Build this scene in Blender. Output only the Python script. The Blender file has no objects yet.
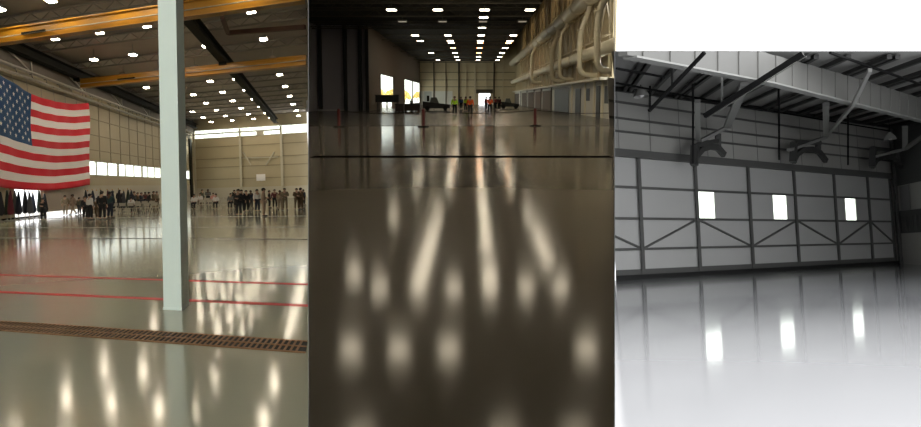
import bpy, math, random
from mathutils import Vector, Matrix, Quaternion
random.seed(7)
SC = bpy.context.scene
COL = SC.collection
PI = math.pi
# ------------------------------------------------------------------ camera numbers
F, CX, HY = 750.0, 460.5, 190.0
def ray(x, y): return Vector((x - CX, F, HY - y))
class Hall:
    """axes of one hall: a = across, b = into the depth, c = up from eye level"""
    def __init__(s, X, Y):
        s.X = X.normalized(); s.Y = Y.normalized(); s.Z = s.X.cross(s.Y).normalized()
        s.M = Matrix((s.X, s.Y, s.Z)).transposed(); s.I = s.M.inverted()
        s.q = Vector((0, 0, 1)).rotation_difference(s.Z)
    def p(s, a, b, c): return s.M @ Vector((a, b, c))
    def at(s, x, y, **k):
        (ax, v), = k.items()
        q = s.I @ ray(x, y)
        return s.M @ (q * (v / q['abc'.index(ax)]))
    def abc(s, x, y, **k): return s.I @ s.at(x, y, **k)
    def z(s, x, y, c): return (c - s.Z.x * x - s.Z.y * y) / s.Z.z
def aline(h, X, b, c):
    '''a-coordinate at which depth b, height c meets the partition on line X'''
    k = (X - CX) / F; q = h.Y * b + h.Z * c
    return (k * q.y - q.x) / (h.X.x - k * h.X.y)
H1 = Hall(-ray(-1350, 232), ray(330, 185))
H2 = Hall(Vector((1, 0, 0)), ray(473, 98))
H3 = Hall(ray(1506, 229), ray(577, 252))
FL = -1.9
# ------------------------------------------------------------------ materials
MATS = {}
def mat(name, col, rough=.5, metal=0., emit=None, noise=0., nscale=2., bump=0., bscale=30., spec=.5, coat=0.):
    if name in MATS: return MATS[name]
    m = bpy.data.materials.new(name); m.use_nodes = True
    nt = m.node_tree; b = nt.nodes['Principled BSDF']
    b.inputs['Base Color'].default_value = (*col, 1)
    b.inputs['Roughness'].default_value = rough
    b.inputs['Metallic'].default_value = metal
    b.inputs['Specular IOR Level'].default_value = spec
    b.inputs['Coat Weight'].default_value = coat
    b.inputs['Coat Roughness'].default_value = .08
    if emit:
        b.inputs['Emission Color'].default_value = (*emit[0], 1)
        b.inputs['Emission Strength'].default_value = emit[1]
    if noise or bump:
        g = nt.nodes.new('ShaderNodeNewGeometry')
    if noise:
        n = nt.nodes.new('ShaderNodeTexNoise'); n.inputs['Scale'].default_value = nscale
        n.inputs['Detail'].default_value = 5
        nt.links.new(g.outputs['Position'], n.inputs['Vector'])
        mx = nt.nodes.new('ShaderNodeMix'); mx.data_type = 'RGBA'
        mx.inputs[6].default_value = (*[c * (1 - noise) for c in col], 1)
        mx.inputs[7].default_value = (*[min(1, c * (1 + noise)) for c in col], 1)
        nt.links.new(n.outputs['Fac'], mx.inputs[0]); nt.links.new(mx.outputs[2], b.inputs['Base Color'])
    if bump:
        n2 = nt.nodes.new('ShaderNodeTexNoise'); n2.inputs['Scale'].default_value = bscale
        n2.inputs['Detail'].default_value = 2
        nt.links.new(g.outputs['Position'], n2.inputs['Vector'])
        bp = nt.nodes.new('ShaderNodeBump'); bp.inputs['Strength'].default_value = bump
        bp.inputs['Distance'].default_value = .02
        nt.links.new(n2.outputs['Fac'], bp.inputs['Height']); nt.links.new(bp.outputs['Normal'], b.inputs['Normal'])
    MATS[name] = m
    return m
def glass(name):
    m = bpy.data.materials.new(name); m.use_nodes = True; nt = m.node_tree
    nt.nodes.remove(nt.nodes['Principled BSDF'])
    t = nt.nodes.new('ShaderNodeBsdfTransparent'); t.inputs[0].default_value = (.95, .98, .93, 1)
    gl = nt.nodes.new('ShaderNodeBsdfGlossy'); gl.inputs['Roughness'].default_value = .05
    mx = nt.nodes.new('ShaderNodeMixShader'); mx.inputs[0].default_value = .06
    nt.links.new(t.outputs[0], mx.inputs[1]); nt.links.new(gl.outputs[0], mx.inputs[2])
    nt.links.new(mx.outputs[0], nt.nodes['Material Output'].inputs[0])
    return m
GLASS = glass('window_glass')
m_floor1 = mat('green_grey_epoxy', (.36, .365, .27), .105, noise=.06, nscale=.35, bump=.010, bscale=3.0, spec=.2)
m_floor2 = mat('dark_grey_epoxy', (.225, .205, .165), .115, noise=.08, nscale=.3, bump=.012, bscale=2.2, spec=.06)
m_floor3 = mat('pale_grey_epoxy', (.28, .284, .295), .08, noise=.04, nscale=.2, bump=.008, bscale=2.5, spec=.5)
m_cream = mat('cream_panel', (.46, .395, .265), .6, noise=.05, nscale=.6)
m_creamL = mat('cream_post', (.52, .49, .39), .5)
m_creamlow = mat('cream_lower_panel', (.50, .46, .37), .6)
m_seam = mat('panel_seam', (.27, .235, .16), .7)
m_glowpanel = mat('pink_glow_panel', (.46, .39, .33), .5)
m_deck1 = mat('brown_roof_deck', (.33, .285, .235), .8, noise=.1, nscale=.3)
m_truss1 = mat('brown_grey_steel', (.21, .185, .15), .6)
m_dark1 = mat('blackish_green_steel', (.012, .012, .008), .7, spec=.1)
m_yellow = mat('crane_yellow', (.43, .20, .015), .35, noise=.08, nscale=1)
m_paleSteel = mat('pale_galvanised_steel', (.42, .40, .34), .45, metal=.3)
m_column = mat('pale_mint_paint', (.76, .87, .78), .55, noise=.03, nscale=2)
m_lens = mat('lit_lamp_lens', (1, 1, 1), .5, emit=((1, .86, .66), 58))
m_lens2 = mat('lit_white_lens', (1, 1, 1), .5, emit=((1, .86, .64), 20))
m_lens2o = mat('lit_orange_lens', (1, .8, .5), .5, emit=((1, .42, .16), 16))
m_lens2d = mat('dim_lens', (.6, .6, .55), .5, emit=((1, .85, .65), .25))
m_housing = mat('lamp_housing', (.25, .24, .22), .5)
m_red = mat('flag_red', (.74, .014, .035), .75)
m_white = mat('flag_white', (.93, .90, .90), .75)
m_blue = mat('flag_blue', (.012, .075, .21), .75, noise=.15, nscale=1.5)
m_line = mat('red_floor_paint', (.50, .015, .015), .45, spec=.1)
m_joint = mat('brown_floor_joint', (.07, .05, .03), .4)
m_rust = mat('rusty_grate', (.23, .115, .04), .6, noise=.35, nscale=8)
m_pit = mat('drain_pit', (.008, .006, .004), .8)
m_part = mat('partition_sheet', (.12, .12, .12), .8)
# ------------------------------------------------------------------ mesh builder
class MB:
    def __init__(s): s.v = []; s.f = []; s.m = []; s.smooth = []
    def add(s, vs, fs, mi=0, sm=False):
        o = len(s.v); s.v += [Vector(v) for v in vs]
        for f in fs: s.f.append([o + i for i in f]); s.m.append(mi); s.smooth.append(sm)
    def hexa(s, P, mi=0):
        s.add(P, [(0, 3, 2, 1), (4, 5, 6, 7), (0, 1, 5, 4), (1, 2, 6, 5), (2, 3, 7, 6), (3, 0, 4, 7)], mi)
    def box(s, h, a0, a1, b0, b1, c0, c1, mi=0):
        g = h.p if h else (lambda x, y, z: Vector((x, y, z)))
        s.hexa([g(a0, b0, c0), g(a1, b0, c0), g(a1, b1, c0), g(a0, b1, c0), g(a0, b0, c1), g(a1, b0, c1), g(a1, b1, c1), g(a0, b1, c1)], mi)
    def bar(s, p, q, w, hgt=None, up=Vector((0, 0, 1)), mi=0):
        p = Vector(p); q = Vector(q); hgt = hgt or w
        d = (q - p).normalized()
        if abs(d.dot(up)) > .98: up = Vector((0, 1, 0))
        r = d.cross(up).normalized() * (w / 2); u = r.cross(d).normalized() * (hgt / 2)
        s.hexa([p - r - u, p + r - u, q + r - u, q - r - u, p - r + u, p + r + u, q + r + u, q - r + u], mi)
    def ibeam(s, p, q, w, hgt, t=.05, up=Vector((0, 0, 1))):
        p = Vector(p); q = Vector(q); d = (q - p).normalized()
        r = d.cross(up).normalized(); u = r.cross(d).normalized()
        for o, ww, hh in ((u * (hgt / 2 - t / 2), w, t), (-u * (hgt / 2 - t / 2), w, t), (u * 0, t, hgt - 2 * t)):
            s.bar(p + o, q + o, ww, hh, up)
    def tube(s, pts, rad, n=10, mi=0, cap=True):
        pts = [Vector(p) for p in pts]
        if not isinstance(rad, (list, tuple)): rad = [rad] * len(pts)
        rings = []; prev = None
        for i, p in enumerate(pts):
            d = (pts[min(i + 1, len(pts) - 1)] - pts[max(i - 1, 0)]).normalized()
            if prev is None:
                prev = d.orthogonal().normalized()
            r = (prev - d * prev.dot(d)).normalized(); prev = r; u = d.cross(r)
            rings.append([p + (r * math.cos(2 * PI * k / n) + u * math.sin(2 * PI * k / n)) * rad[i] for k in range(n)])
        vs = [v for r in rings for v in r]
        fs = [(i * n + k, i * n + (k + 1) % n, (i + 1) * n + (k + 1) % n, (i + 1) * n + k) for i in range(len(pts) - 1) for k in range(n)]
        s.add(vs, fs, mi, True)
        if cap:
            s.add(rings[0], [tuple(range(n - 1, -1, -1))], mi); s.add(rings[-1], [tuple(range(n))], mi)
    def ball(s, c, r, n=10, m=6, mi=0, top=0., bot=1.):
        c = Vector(c); rx, ry, rz = r if isinstance(r, (tuple, list)) else (r, r, r)
        vs = []; fs = []
        for j in range(m + 1):
            t = PI * (top + (bot - top) * j / m)
            for k in range(n):
                a = 2 * PI * k / n
                vs.append(c + Vector((rx * math.sin(t) * math.cos(a), ry * math.sin(t) * math.sin(a), rz * math.cos(t))))
        for j in range(m):
            for k in range(n):
                fs.append((j * n + k, (j + 1) * n + k, (j + 1) * n + (k + 1) % n, j * n + (k + 1) % n))
        s.add(vs, fs, mi, True)
    def slab(s, poly, dz, mi=0):
        n = len(poly); P = [Vector(p) for p in poly]
        if dz < 0: P = [p + Vector((0, 0, dz)) for p in P]; dz = -dz
        s.add(P + [p + Vector((0, 0, dz)) for p in P], [tuple(range(n - 1, -1, -1)), tuple(range(n, 2 * n))] + [(i, (i + 1) % n, n + (i + 1) % n, n + i) for i in range(n)], mi)
    def build(s, name, mats, parent=None, origin=None):
        """origin: world point for the pivot; None on a child = already in the parent's own space"""
        me = bpy.data.meshes.new(name)
        if origin is None and parent is None:
            lo = [min(v[i] for v in s.v) for i in range(3)]; hi = [max(v[i] for v in s.v) for i in range(3)]
            origin = Vector(((lo[0] + hi[0]) / 2, (lo[1] + hi[1]) / 2, lo[2]))
        o0 = Vector(origin) if origin is not None else Vector((0, 0, 0))
        me.from_pydata([v - o0 for v in s.v], [], s.f)
        if not isinstance(mats, (list, tuple)): mats = [mats]
        for m in mats: me.materials.append(m)
        me.polygons.foreach_set('material_index', s.m); me.polygons.foreach_set('use_smooth', s.smooth)
        import bmesh
        bm = bmesh.new(); bm.from_mesh(me); bmesh.ops.recalc_face_normals(bm, faces=bm.faces); bm.to_mesh(me); bm.free()
        ob = bpy.data.objects.new(name, me); COL.objects.link(ob)
        if parent: ob.parent = parent
        if parent is None: ob.location = o0
        return ob
def tag(o, label=None, cat=None, group=None, kind=None):
    if label: o['label'] = label
    if cat: o['category'] = cat
    if group: o['group'] = group
    if kind: o['kind'] = kind
    return o
def empty(name, loc, rot=None):
    o = bpy.data.objects.new(name, None); COL.objects.link(o); o.location = loc; o.empty_display_size = .2
    if rot is not None: o.rotation_mode = 'QUATERNION'; o.rotation_quaternion = rot
    return o
def struct(mb, name, m, parent=None):
    """for the setting; a child of the setting is written in world space"""
    if parent:
        return mb.build(name, m, parent, origin=parent.location)
    return tag(mb.build(name, m), kind='structure')
def wpart(mb, name, m, root):   # child mesh given in world coordinates (root without rotation)
    return mb.build(name, m, root, origin=root.location)
def children(o): return [c for c in COL.objects if c.parent == o]
def tree(o):
    return [(c, tree(c)) for c in children(o)]
def dup(o, kids, parent=None):
    c = o.copy(); COL.objects.link(c)
    if parent: c.parent = parent
    for k, kk in kids: dup(k, kk, c)
    return c
ORD = ['', 'first', 'second', 'third', 'fourth', 'fifth', 'sixth', 'seventh', 'eighth', 'ninth', 'tenth', 'eleventh', 'twelfth', 'thirteenth', 'fourteenth', 'fifteenth']
def wall_grid(h, axis, val, th, u0, u1, c0, c1, holes, mb):
    """wall slab on plane a=val or b=val with rectangular holes (u0,u1,c0,c1)"""
    us = sorted({u0, u1, *[x for q in holes for x in q[:2]]}); cs = sorted({c0, c1, *[x for q in holes for x in q[2:]]})
    us = [u for u in us if u0 <= u <= u1]; cs = [c for c in cs if c0 <= c <= c1]
    for i in range(len(us) - 1):
        for j in range(len(cs) - 1):
            um, cm = (us[i] + us[i + 1]) / 2, (cs[j] + cs[j + 1]) / 2
            if any(q[0] < um < q[1] and q[2] < cm < q[3] for q in holes): continue
            if axis == 'a': mb.box(h, min(val, val + th), max(val, val + th), us[i], us[i + 1], cs[j], cs[j + 1])
            else: mb.box(h, us[i], us[i + 1], min(val, val + th), max(val, val + th), cs[j], cs[j + 1])

# ================================================================== partitions and shared floor edges
XL, XR = 308.3, 614.7            # lines of sight the two partitions stand on
def rp(x, y): return ((x - CX) / F * y, y)
def hit(h, x, y_any, **k):       # where the partition meets plane a/b = const, world xy
    v = h.at(x, y_any, **k); return (v.x, v.y)
A_L, B_B = -27.35, 121.6
A_NL, B_R, A_L2, A_R2, B_B2 = -23.0, 112.0, -15.5, 12.3, 222.0
def wedge(x, y0, y1, z00, z01, z10, z11, name):
    mb = MB(); e = .35
    P = []
    for (z0, z1) in (((z00), (z10)), ((z01), (z11))):
        P += [Vector(((x - e - CX) / F * y0, y0, z0)), Vector(((x + e - CX) / F * y0, y0, z0)), Vector(((x + e - CX) / F * y1, y1, z1)), Vector(((x - e - CX) / F * y1, y1, z1))]
    mb.hexa(P); return struct(mb, name, m_part)
wedge(XL, 1.0, 118, -2.6, 14, -2.6, 27, 'wall_middle')
wedge(XR, 1.0, 66, -2.6, 12, -8.0, 27, 'wall_middle')
b = MB(); b.box(None, .30, .34, -6, .3, -2.4, 12); struct(b, 'light_block_side', m_part)  # unseen sheet added beside the camera to stop daylight leaking into hall two
b = MB(); b.box(None, -.34, .34, -6.2, -6, -2.6, 12.5); struct(b, 'light_block_front', m_part)  # unseen sheet added behind the camera to keep hall two dark
b = MB(); b.box(None, -.34, -.30, -6, .3, -2.4, 12); struct(b, 'light_block_side', m_part)  # same unseen light block, added on the hall one side

# ================================================================== HALL 1 (flag hall)
lw = H1.p(A_L, -2, 0)
poly1 = [H1.p(A_L, B_B, 0), H1.p(A_L, -18, 0)]
x1, y1 = hit(H1, XL, 190, b=B_B)
def P1(c): 
    xy = [(v.x, v.y) for v in poly1] + [(-.2, -6), rp(XL, 1.0), (x1, y1)]
    return [Vector((x, y, H1.z(x, y, c))) for x, y in xy]
b = MB(); b.slab(P1(FL), -.2); floor1 = struct(b, 'floor', m_floor1)
CE1 = 11.9
b = MB(); q_ = P1(CE1); dxl = H1.X * -1.0; q_[0] += dxl + H1.Y * 1.0; q_[1] += dxl; q_[-1] += H1.Y * .8; b.slab(q_, .2); ceil1 = struct(b, 'ceiling', m_deck1)
a_end = H1.abc(XL, 160, b=B_B).x
# left wall, with ribbon window, lit doorway and the low gap of light
WIN1 = (63.0, 118.2, 1.68, 2.98); DOOR1 = (45.9, 51.0, FL, .75); GAP1 = (52.2, 63.0, FL + .02, -1.58)
b = MB(); wall_grid(H1, 'a', A_L, -.08, -18, B_B + .3, FL, CE1, [WIN1, DOOR1, GAP1], b); wl1 = struct(b, 'wall_left', m_cream)
b = MB()
for k in range(15): b.box(H1, A_L, A_L + .04, 63.3 + 3.9 * k, 63.5 + 3.9 * k, 3.0, CE1)
for c in (4.1, 5.6, 7.2, 8.6): b.box(H1, A_L, A_L + .06, 40, B_B, c, c + .07)
struct(b, 'panel_rib', m_seam, wl1)
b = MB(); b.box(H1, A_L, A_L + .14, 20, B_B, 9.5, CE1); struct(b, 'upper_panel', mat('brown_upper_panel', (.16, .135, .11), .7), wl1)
b = MB(); b.box(H1, A_L, A_L + .05, 51.1, 63.0, -1.56, 1.5); struct(b, 'pale_panel', m_glowpanel, wl1)  # pinkish cast of the bright doorway is painted into this panel's colour
b = MB(); b.box(H1, A_L, A_L + .05, 63.0, B_B, FL, .6); struct(b, 'lower_panel', m_creamlow, wl1)
b = MB(); b.box(H1, A_L, A_L + .3, 116.8, 118.6, FL, 8.4); struct(b, 'dark_corner_post', m_dark1, wl1)
# ribbon window
b = MB()
b.box(H1, A_L - .06, A_L + .03, WIN1[0], WIN1[1], WIN1[2] - .1, WIN1[2]); b.box(H1, A_L - .06, A_L + .03, WIN1[0], WIN1[1], WIN1[3], WIN1[3] + .1)
k = WIN1[0]; n = 0
while k < WIN1[1]:
    b.box(H1, A_L - .06, A_L + .03, k - (.18 if n % 3 else .4), k + (.18 if n % 3 else .4), WIN1[2], WIN1[3]); k += 3.9 if n % 3 else 3.0; n += 1
win1 = struct(b, 'window_1', m_creamL)
b = MB(); b.box(H1, A_L - .05, A_L - .04, WIN1[0], WIN1[1], WIN1[2], WIN1[3]); struct(b, 'window_pane', GLASS, win1)
b = MB()
b.box(H1, A_L - .06, A_L + .03, DOOR1[0] - .25, DOOR1[0], FL, .85); b.box(H1, A_L - .06, A_L + .03, DOOR1[1], DOOR1[1] + .25, FL, .85); b.box(H1, A_L - .06, A_L + .03, DOOR1[0] - .25, DOOR1[1] + .25, .75, .95)
struct(b, 'trim_1', m_creamL)
b = MB(); b.box(H1, A_L - 60, A_L - .1, -20, 150, -2.3, -2.0); struct(b, 'floor', mat('outdoor_concrete', (.7, .69, .66), .8))
# back wall
WIN2 = (-27.0, a_end - .05, 8.65, 10.0)
b = MB(); wall_grid(H1, 'b', B_B, .3, A_L, a_end, FL, CE1, [WIN2], b); wb1 = struct(b, 'wall_back', m_cream)
b = MB()
for c in (7.0, 4.95, 3.5, 1.45): b.box(H1, A_L, a_end, B_B - .12, B_B, c, c + .12)
struct(b, 'girt', m_seam, wb1)
b = MB(); b.box(H1, A_L, a_end, B_B - .1, B_B, FL, .05); struct(b, 'lower_panel', m_creamlow, wb1)
for a in (-27.2, -17.4, -9.1):
    b = MB(); b.box(H1, a - .22, a + .22, B_B - .5, B_B, .1 if a > -20 else FL, 9.9); struct(b, 'wall_post', m_creamL, wb1)
b = MB()
b.box(H1, WIN2[0], WIN2[1], B_B - .1, B_B + .2, 8.55, 8.65); b.box(H1, WIN2[0], WIN2[1], B_B - .1, B_B + .2, 10.0, 10.1); b.box(H1, WIN2[0], -9.1, B_B - .1, B_B + .2, 9.25, 9.48)
b.box(H1, -14.0, -12.5, B_B - .2, B_B + .1, 8.65, 9.3)
for k in range(24): b.box(H1, WIN2[0] + k, WIN2[0] + k + .06, B_B - .05, B_B + .1, 8.65, 10.0)
win2 = struct(b, 'window_2', m_creamL)
b = MB(); b.box(H1, WIN2[0], WIN2[1], B_B + .12, B_B + .15, 8.65, 10.0); struct(b, 'window_pane', GLASS, win2)
# floor lines
def line1(name, b0, b1, m, c=.004):
    mb = MB(); aR = H1.abc(XL, 250, b=b0).x - .02
    mb.box(H1, A_L, aR, b0, b1, FL, FL + c); struct(mb, name, m)
line1('trim_2', 11.74, 11.95, m_line); line1('trim_3', 14.3, 14.5, m_line); line1('trim_4', 26.3, 26.75, m_joint)
line1('trim_5', 34.3, 34.6, mat('faint_floor_joint', (.14, .12, .08), .3)); line1('trim_6', 46.7, 47.3, mat('faint_floor_joint', (.14, .12, .08), .3))
# trench drain
g0, g1 = 8.45, 9.1; aR = aline(H1, XL, g0, FL) - .035
dr = empty('trench_drain', H1.p(-5.5, 8.4, FL)); tag(dr, 'rust-brown slotted trench drain grate crossing the glossy floor before the column', 'drain')
b = MB(); b.box(H1, -9.5, aR, g0, g1, FL, FL + .006); wpart(b, 'pit', m_pit, dr)
b = MB()
for q in ((g0, g0 + .035), (g1 - .035, g1), ((g0 + g1) / 2 - .02, (g0 + g1) / 2 + .02)): b.box(H1, -9.5, aR, q[0], q[1], FL, FL + .016)
wpart(b, 'frame', m_rust, dr)
b = MB(); a = -9.5
while a < aR - .095:
    b.hexa([H1.p(a + dx + sh, bb, c) for c in (FL + .004, FL + .015) for (dx, bb, sh) in ((0, g0, 0), (.03, g0, 0), (.03, g1, .06), (0, g1, .06))]); a += .083
wpart(b, 'slotted_grating', m_rust, dr)
# square column
cb = [H1.at(163.6, 309.5, c=FL), H1.at(181, 311, c=FL)]
ca = H1.I @ cb[0]; cc = H1.I @ cb[1]
col = empty('steel_column', H1.p((ca.x + cc.x) / 2, ca.y + .3, FL)); tag(col, 'pale mint square steel column rising from the glossy floor before the crowd', 'column')
b = MB(); aw = cc.x - ca.x
q_ = [H1.p(a, bb, FL) for a, bb in ((ca.x, ca.y), (cc.x, ca.y), (cc.x, ca.y + .62), (ca.x, ca.y + .62))]; up_ = Vector((-.0145, -.0115, 1)) * (CE1 - FL)
b.hexa(q_ + [p + up_ for p in q_]); wpart(b, 'shaft', m_column, col)
b = MB(); b.box(H1, ca.x - .012, cc.x + .012, ca.y - .012, ca.y + .632, FL, FL + .03); wpart(b, 'base_plate', m_column, col)
# runway beams, crane girders
for aa, lab in ((-26.55, 'dark steel crane runway beam along the flag wall, above the lattice rail'), (-9.95, 'dark steel crane runway beam crossing the ceiling right of the column')):
    b = MB(); b.ibeam(H1.p(aa, -15, 10.75), H1.p(aa, B_B - .5, 10.75), .7, .75, .08, H1.Z); o = b.build('runway_beam', m_dark1); tag(o, lab, 'beam')
def crane(bb, c0, hgt, lab):
    r = empty('crane_bridge', H1.p(-15, bb, c0)); tag(r, lab, 'crane')
    aR = aline(H1, XL, bb - .6, c0 + hgt) - .25
    b = MB(); b.box(H1, -26.1, aR, bb - .25, bb + .35, c0, c0 + hgt); b.box(H1, -26.1, aR, bb - .4, bb + .5, c0, c0 + .08); b.box(H1, -26.1, aR, bb - .4, bb + .5, c0 + hgt - .08, c0 + hgt); wpart(b, 'girder', m_yellow, r)
    for aa in (-26.45, -9.95):
        b = MB(); b.box(H1, aa - .4, aa + .4, bb - .5, bb + .6, c0 + hgt - .1, c0 + hgt + .12); wpart(b, 'end_truck', m_dark1, r)
    b = MB(); b.box(H1, -21.5, -19.5, bb - .5, bb - .3, c0 + .3, c0 + .42); wpart(b, 'hoist_trolley', m_dark1, r)
    b = MB(); b.tube([H1.p(-26.0, bb - .45, c0 + .3), H1.p(aR, bb - .45, c0 + .35)], .035, 6); wpart(b, 'conduit', m_paleSteel, r)
crane(38.4, 9.35, .88, 'long yellow crane bridge nearest the viewer, crossing behind the column top')
crane(59.3, 9.46, .78, 'long yellow crane bridge further back, passing over the flag corner')
# trusses under the deck
def truss(h, a0, a1, bb, c0, c1, name, m, n):
    r = empty(name, h.p(a0, bb, c0))
    b = MB(); b.bar(h.p(a0, bb, c1), h.p(a1, bb, c1), .14, .12, h.Z); wpart(b, 'top_chord', m, r)
    b = MB(); b.bar(h.p(a0, bb, c0), h.p(a1, bb, c0), .14, .12, h.Z); wpart(b, 'bottom_chord', m, r)
    b = MB()
    for k in range(n):
        u = a0 + (a1 - a0) * k / n; v = a0 + (a1 - a0) * (k + 1) / n; mm = (u + v) / 2
        b.bar(h.p(u, bb, c0), h.p(mm, bb, c1), .045); b.bar(h.p(mm, bb, c1), h.p(v, bb, c0), .045)
    wpart(b, 'web', m, r)
    return r
for k in range(9):
    bb = 41.3 + 9.1 * k
    aR = min(aline(H1, XL, bb + d_, c) for d_ in (-.2, .2) for c in (11.1, 11.9)) - (.9 if k == 7 else .12)
    r = truss(H1, A_L + .22, aR, bb, 11.22, 11.8, 'roof_truss', m_truss1, 14)
    tag(r, f'brown-grey roof truss of the left hall, {ORD[9 - k]} from the back wall', 'truss', 'roof trusses of the flag hall')
b = MB(); p = [H1.at(222, 17, c=10.8), H1.at(228, 33, c=10.8), H1.at(305, 27, c=10.8)]
b.bar(p[0], p[1], .25); b.bar(p[1], p[2], .3); o = b.build('ceiling_pipe', mat('brown_pipe', (.07, .03, .018), .6)); tag(o, 'dark brown bent pipe under the ceiling between the two yellow cranes', 'pipe')
# lattice rail over the flag
r = empty('lattice_rail', H1.p(-26.6, 44, 8.8)); tag(r, 'pale steel lattice rail running along the wall above the big flag', 'rail')
for i, (aa, c) in enumerate(((-26.3, 9.25), (-26.9, 8.85), (-26.3, 8.75), (-26.9, 9.35))):
    b = MB(); b.tube([H1.p(aa, 36, c), H1.p(aa, 117, c)], .07 if i else .1, 8); wpart(b, 'rail_pipe', m_paleSteel, r)
b = MB()
for k in range(27): b.bar(H1.p(-26.3, 36 + 3 * k, 9.25), H1.p(-26.9, 37.5 + 3 * k, 8.85), .06); b.bar(H1.p(-26.9, 37.5 + 3 * k, 8.85), H1.p(-26.3, 39 + 3 * k, 8.75), .06); b.bar(H1.p(-26.9, 37.5 + 3 * k, 9.35), H1.p(-27.3, 37.5 + 3 * k, 9.35), .06)
wpart(b, 'lacing', m_paleSteel, r)
for k in range(5):
    bb = 45.5 + 13 * k
    r = empty('knee_brace', H1.p(A_L, bb, 9.3)); tag(r, f'pale steel knee brace above the lattice rail, {ORD[k + 1]} from the left of the picture', 'brace', 'knee braces over the lattice rail')
    b = MB(); b.bar(H1.p(A_L + .26, bb + 4, 9.55), H1.p(A_L + .26, bb + 4, 10.5), .12); wpart(b, 'post', m_paleSteel, r)
    b = MB(); b.bar(H1.p(A_L + .27, bb + 3.4, 9.6), H1.p(A_L + .27, bb - 2, 11.0), .14); wpart(b, 'diagonal', m_paleSteel, r)
# lamps of hall 1
def make_lamp(h, lens, w, d, stem, label, cat='ceiling lamp'):
    r = empty('ceiling_lamp', (0, 0, 0), None)
    X = h.X; Y = Vector((h.Y)); Z = h.Z
    def bx(mb, u0, u1, v0, v1, w0, w1): mb.hexa([X * a + Y * b_ + Z * c for c in (w0, w1) for a, b_ in ((u0, v0), (u1, v0), (u1, v1), (u0, v1))])
    b = MB(); bx(b, -w / 2 - .05, w / 2 + .05, -d / 2 - .05, d / 2 + .05, .02, .2); b.build('housing', m_housing, r)
    b = MB(); bx(b, -w / 2, w / 2, -d / 2, d / 2, -.02, .02); b.build('lens', lens, r)
    b = MB(); bx(b, -.03, .03, -.03, .03, .2, stem); b.build('stem', m_housing, r)
    return r
protos = {}
def lamp(h, key, lens, w, d, stem, pos, label, group):
    if key not in protos:
        r = make_lamp(h, lens, w, d, stem, label); protos[key] = (r, tree(r))
    else: r = dup(*protos[key])
    r.location = pos; tag(r, label, 'ceiling lamp', group)
A1 = [-22.6, -18.3, -14.0, -10.7, -5.4, -1.5]
for i in range(-3, 10):  # the three nearest rows are out of view, added for lighting
    for j, a in enumerate(A1):
        bb = 36.67 + 9.1 * i
        if a > H1.abc(XL, 60, b=bb).x - .8: continue
        if a == -22.6 and i in (5, 6): continue
        if a == -10.7: a = -10.8
        bb = min(bb, 117.6)
        lamp(H1, 'l1', m_lens, .62, .85, .9, H1.p(a, bb, 11.0), f'lit left-hall ceiling lamp, {ORD[10 - i]} row from back wall, {ORD[j + 1]} from flag wall', 'ceiling lamps of the flag hall')
# big flag
top = [(-9, 69), (0, 75.6), (16, 84.8), (31, 94), (45, 99), (57, 101.8), (74, 104), (88.6, 103)]
bot = [(-9, 186.5), (0, 187.3), (16, 189), (31, 190.2), (45, 190.5), (57, 190), (74, 187.6), (88, 185)]
AF = -26.75
tb = [H1.abc(*q, a=AF) for q in top]; bt = [H1.abc(*q, a=AF) for q in bot]
def itp(T, x):
    for i in range(len(T) - 1):
        if x <= T[i + 1].y or i == len(T) - 2:
            t = (x - T[i].y) / (T[i + 1].y - T[i].y); t = max(0, min(1.02, t)); return T[i].z + (T[i + 1].z - T[i].z) * t
bL, bR = tb[0].y, tb[-1].y
bCan = H1.abc(31, 95, a=AF).y
def fp(u, v, off=0.):     # u along fly 0..1, v 0 top .. 1 bottom
    bb = bL + (bR - bL) * u
    c = itp(tb, bb) * (1 - v) + itp(bt, bb) * v
    w = .18 * math.sin(u * 15 + v * 2.2) * (.3 + .7 * v) + .05 * math.sin(u * 41 - v * 5) + .06 * math.sin(v * 9 + u * 6)
    return H1.p(AF + w + off, bb, c)
mb = MB(); NU = 84; NV = 39; uc = (bCan - bL) / (bR - bL)
us = [uc * i / 24 for i in range(24)] + [uc + (1 - uc) * i / 60 for i in range(61)]
vs = [fp(u, j / NV) for j in range(NV + 1) for u in us]; n = len(us)
mb.v = vs
for j in range(NV):
    for i in range(n - 1):
        mb.f.append([j * n + i, j * n + i + 1, (j + 1) * n + i + 1, (j + 1) * n + i]); st = j // 3
        mb.m.append(2 if (st < 7 and i < 24) else (0 if st % 2 == 0 else 1)); mb.smooth.append(True)
flag = mb.build('flag', [m_red, m_white, m_blue], origin=fp(.5, 1)); tag(flag, 'huge United States flag hanging on the left wall below the lattice rail', 'flag')
s = flag.modifiers.new('thickness', 'SOLIDIFY'); s.thickness = .02
mb = MB()
for rr in range(9):
    nst = 6 if rr % 2 == 0 else 5
    for q in range(nst):
        u = uc * ((q * 2 + (1 if rr % 2 == 0 else 2)) / 12.); v = (7 / 13) * (rr + 1) / 10
        P = []
        for k in range(10):
            R = (.026 if k % 2 == 0 else .010); an = PI / 2 + k * PI / 5
            P.append(fp(u + R * math.cos(an) * .42, v - R * math.sin(an), .03))
        cen = fp(u, v, .04); mb.add(P + [cen], [(k, (k + 1) % 10, 10) for k in range(10)])
stf = mb.build('star_field', m_white, flag, origin=flag.location)
for k in range(8):
  b = MB(); b.tube([fp(.03 + k * .135, 0), H1.p(-26.9, bL + (bR - bL) * (.03 + k * .135), 8.76)], .02, 5)
  b.build('hanging_cord', m_paleSteel, flag, origin=flag.location)
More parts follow.
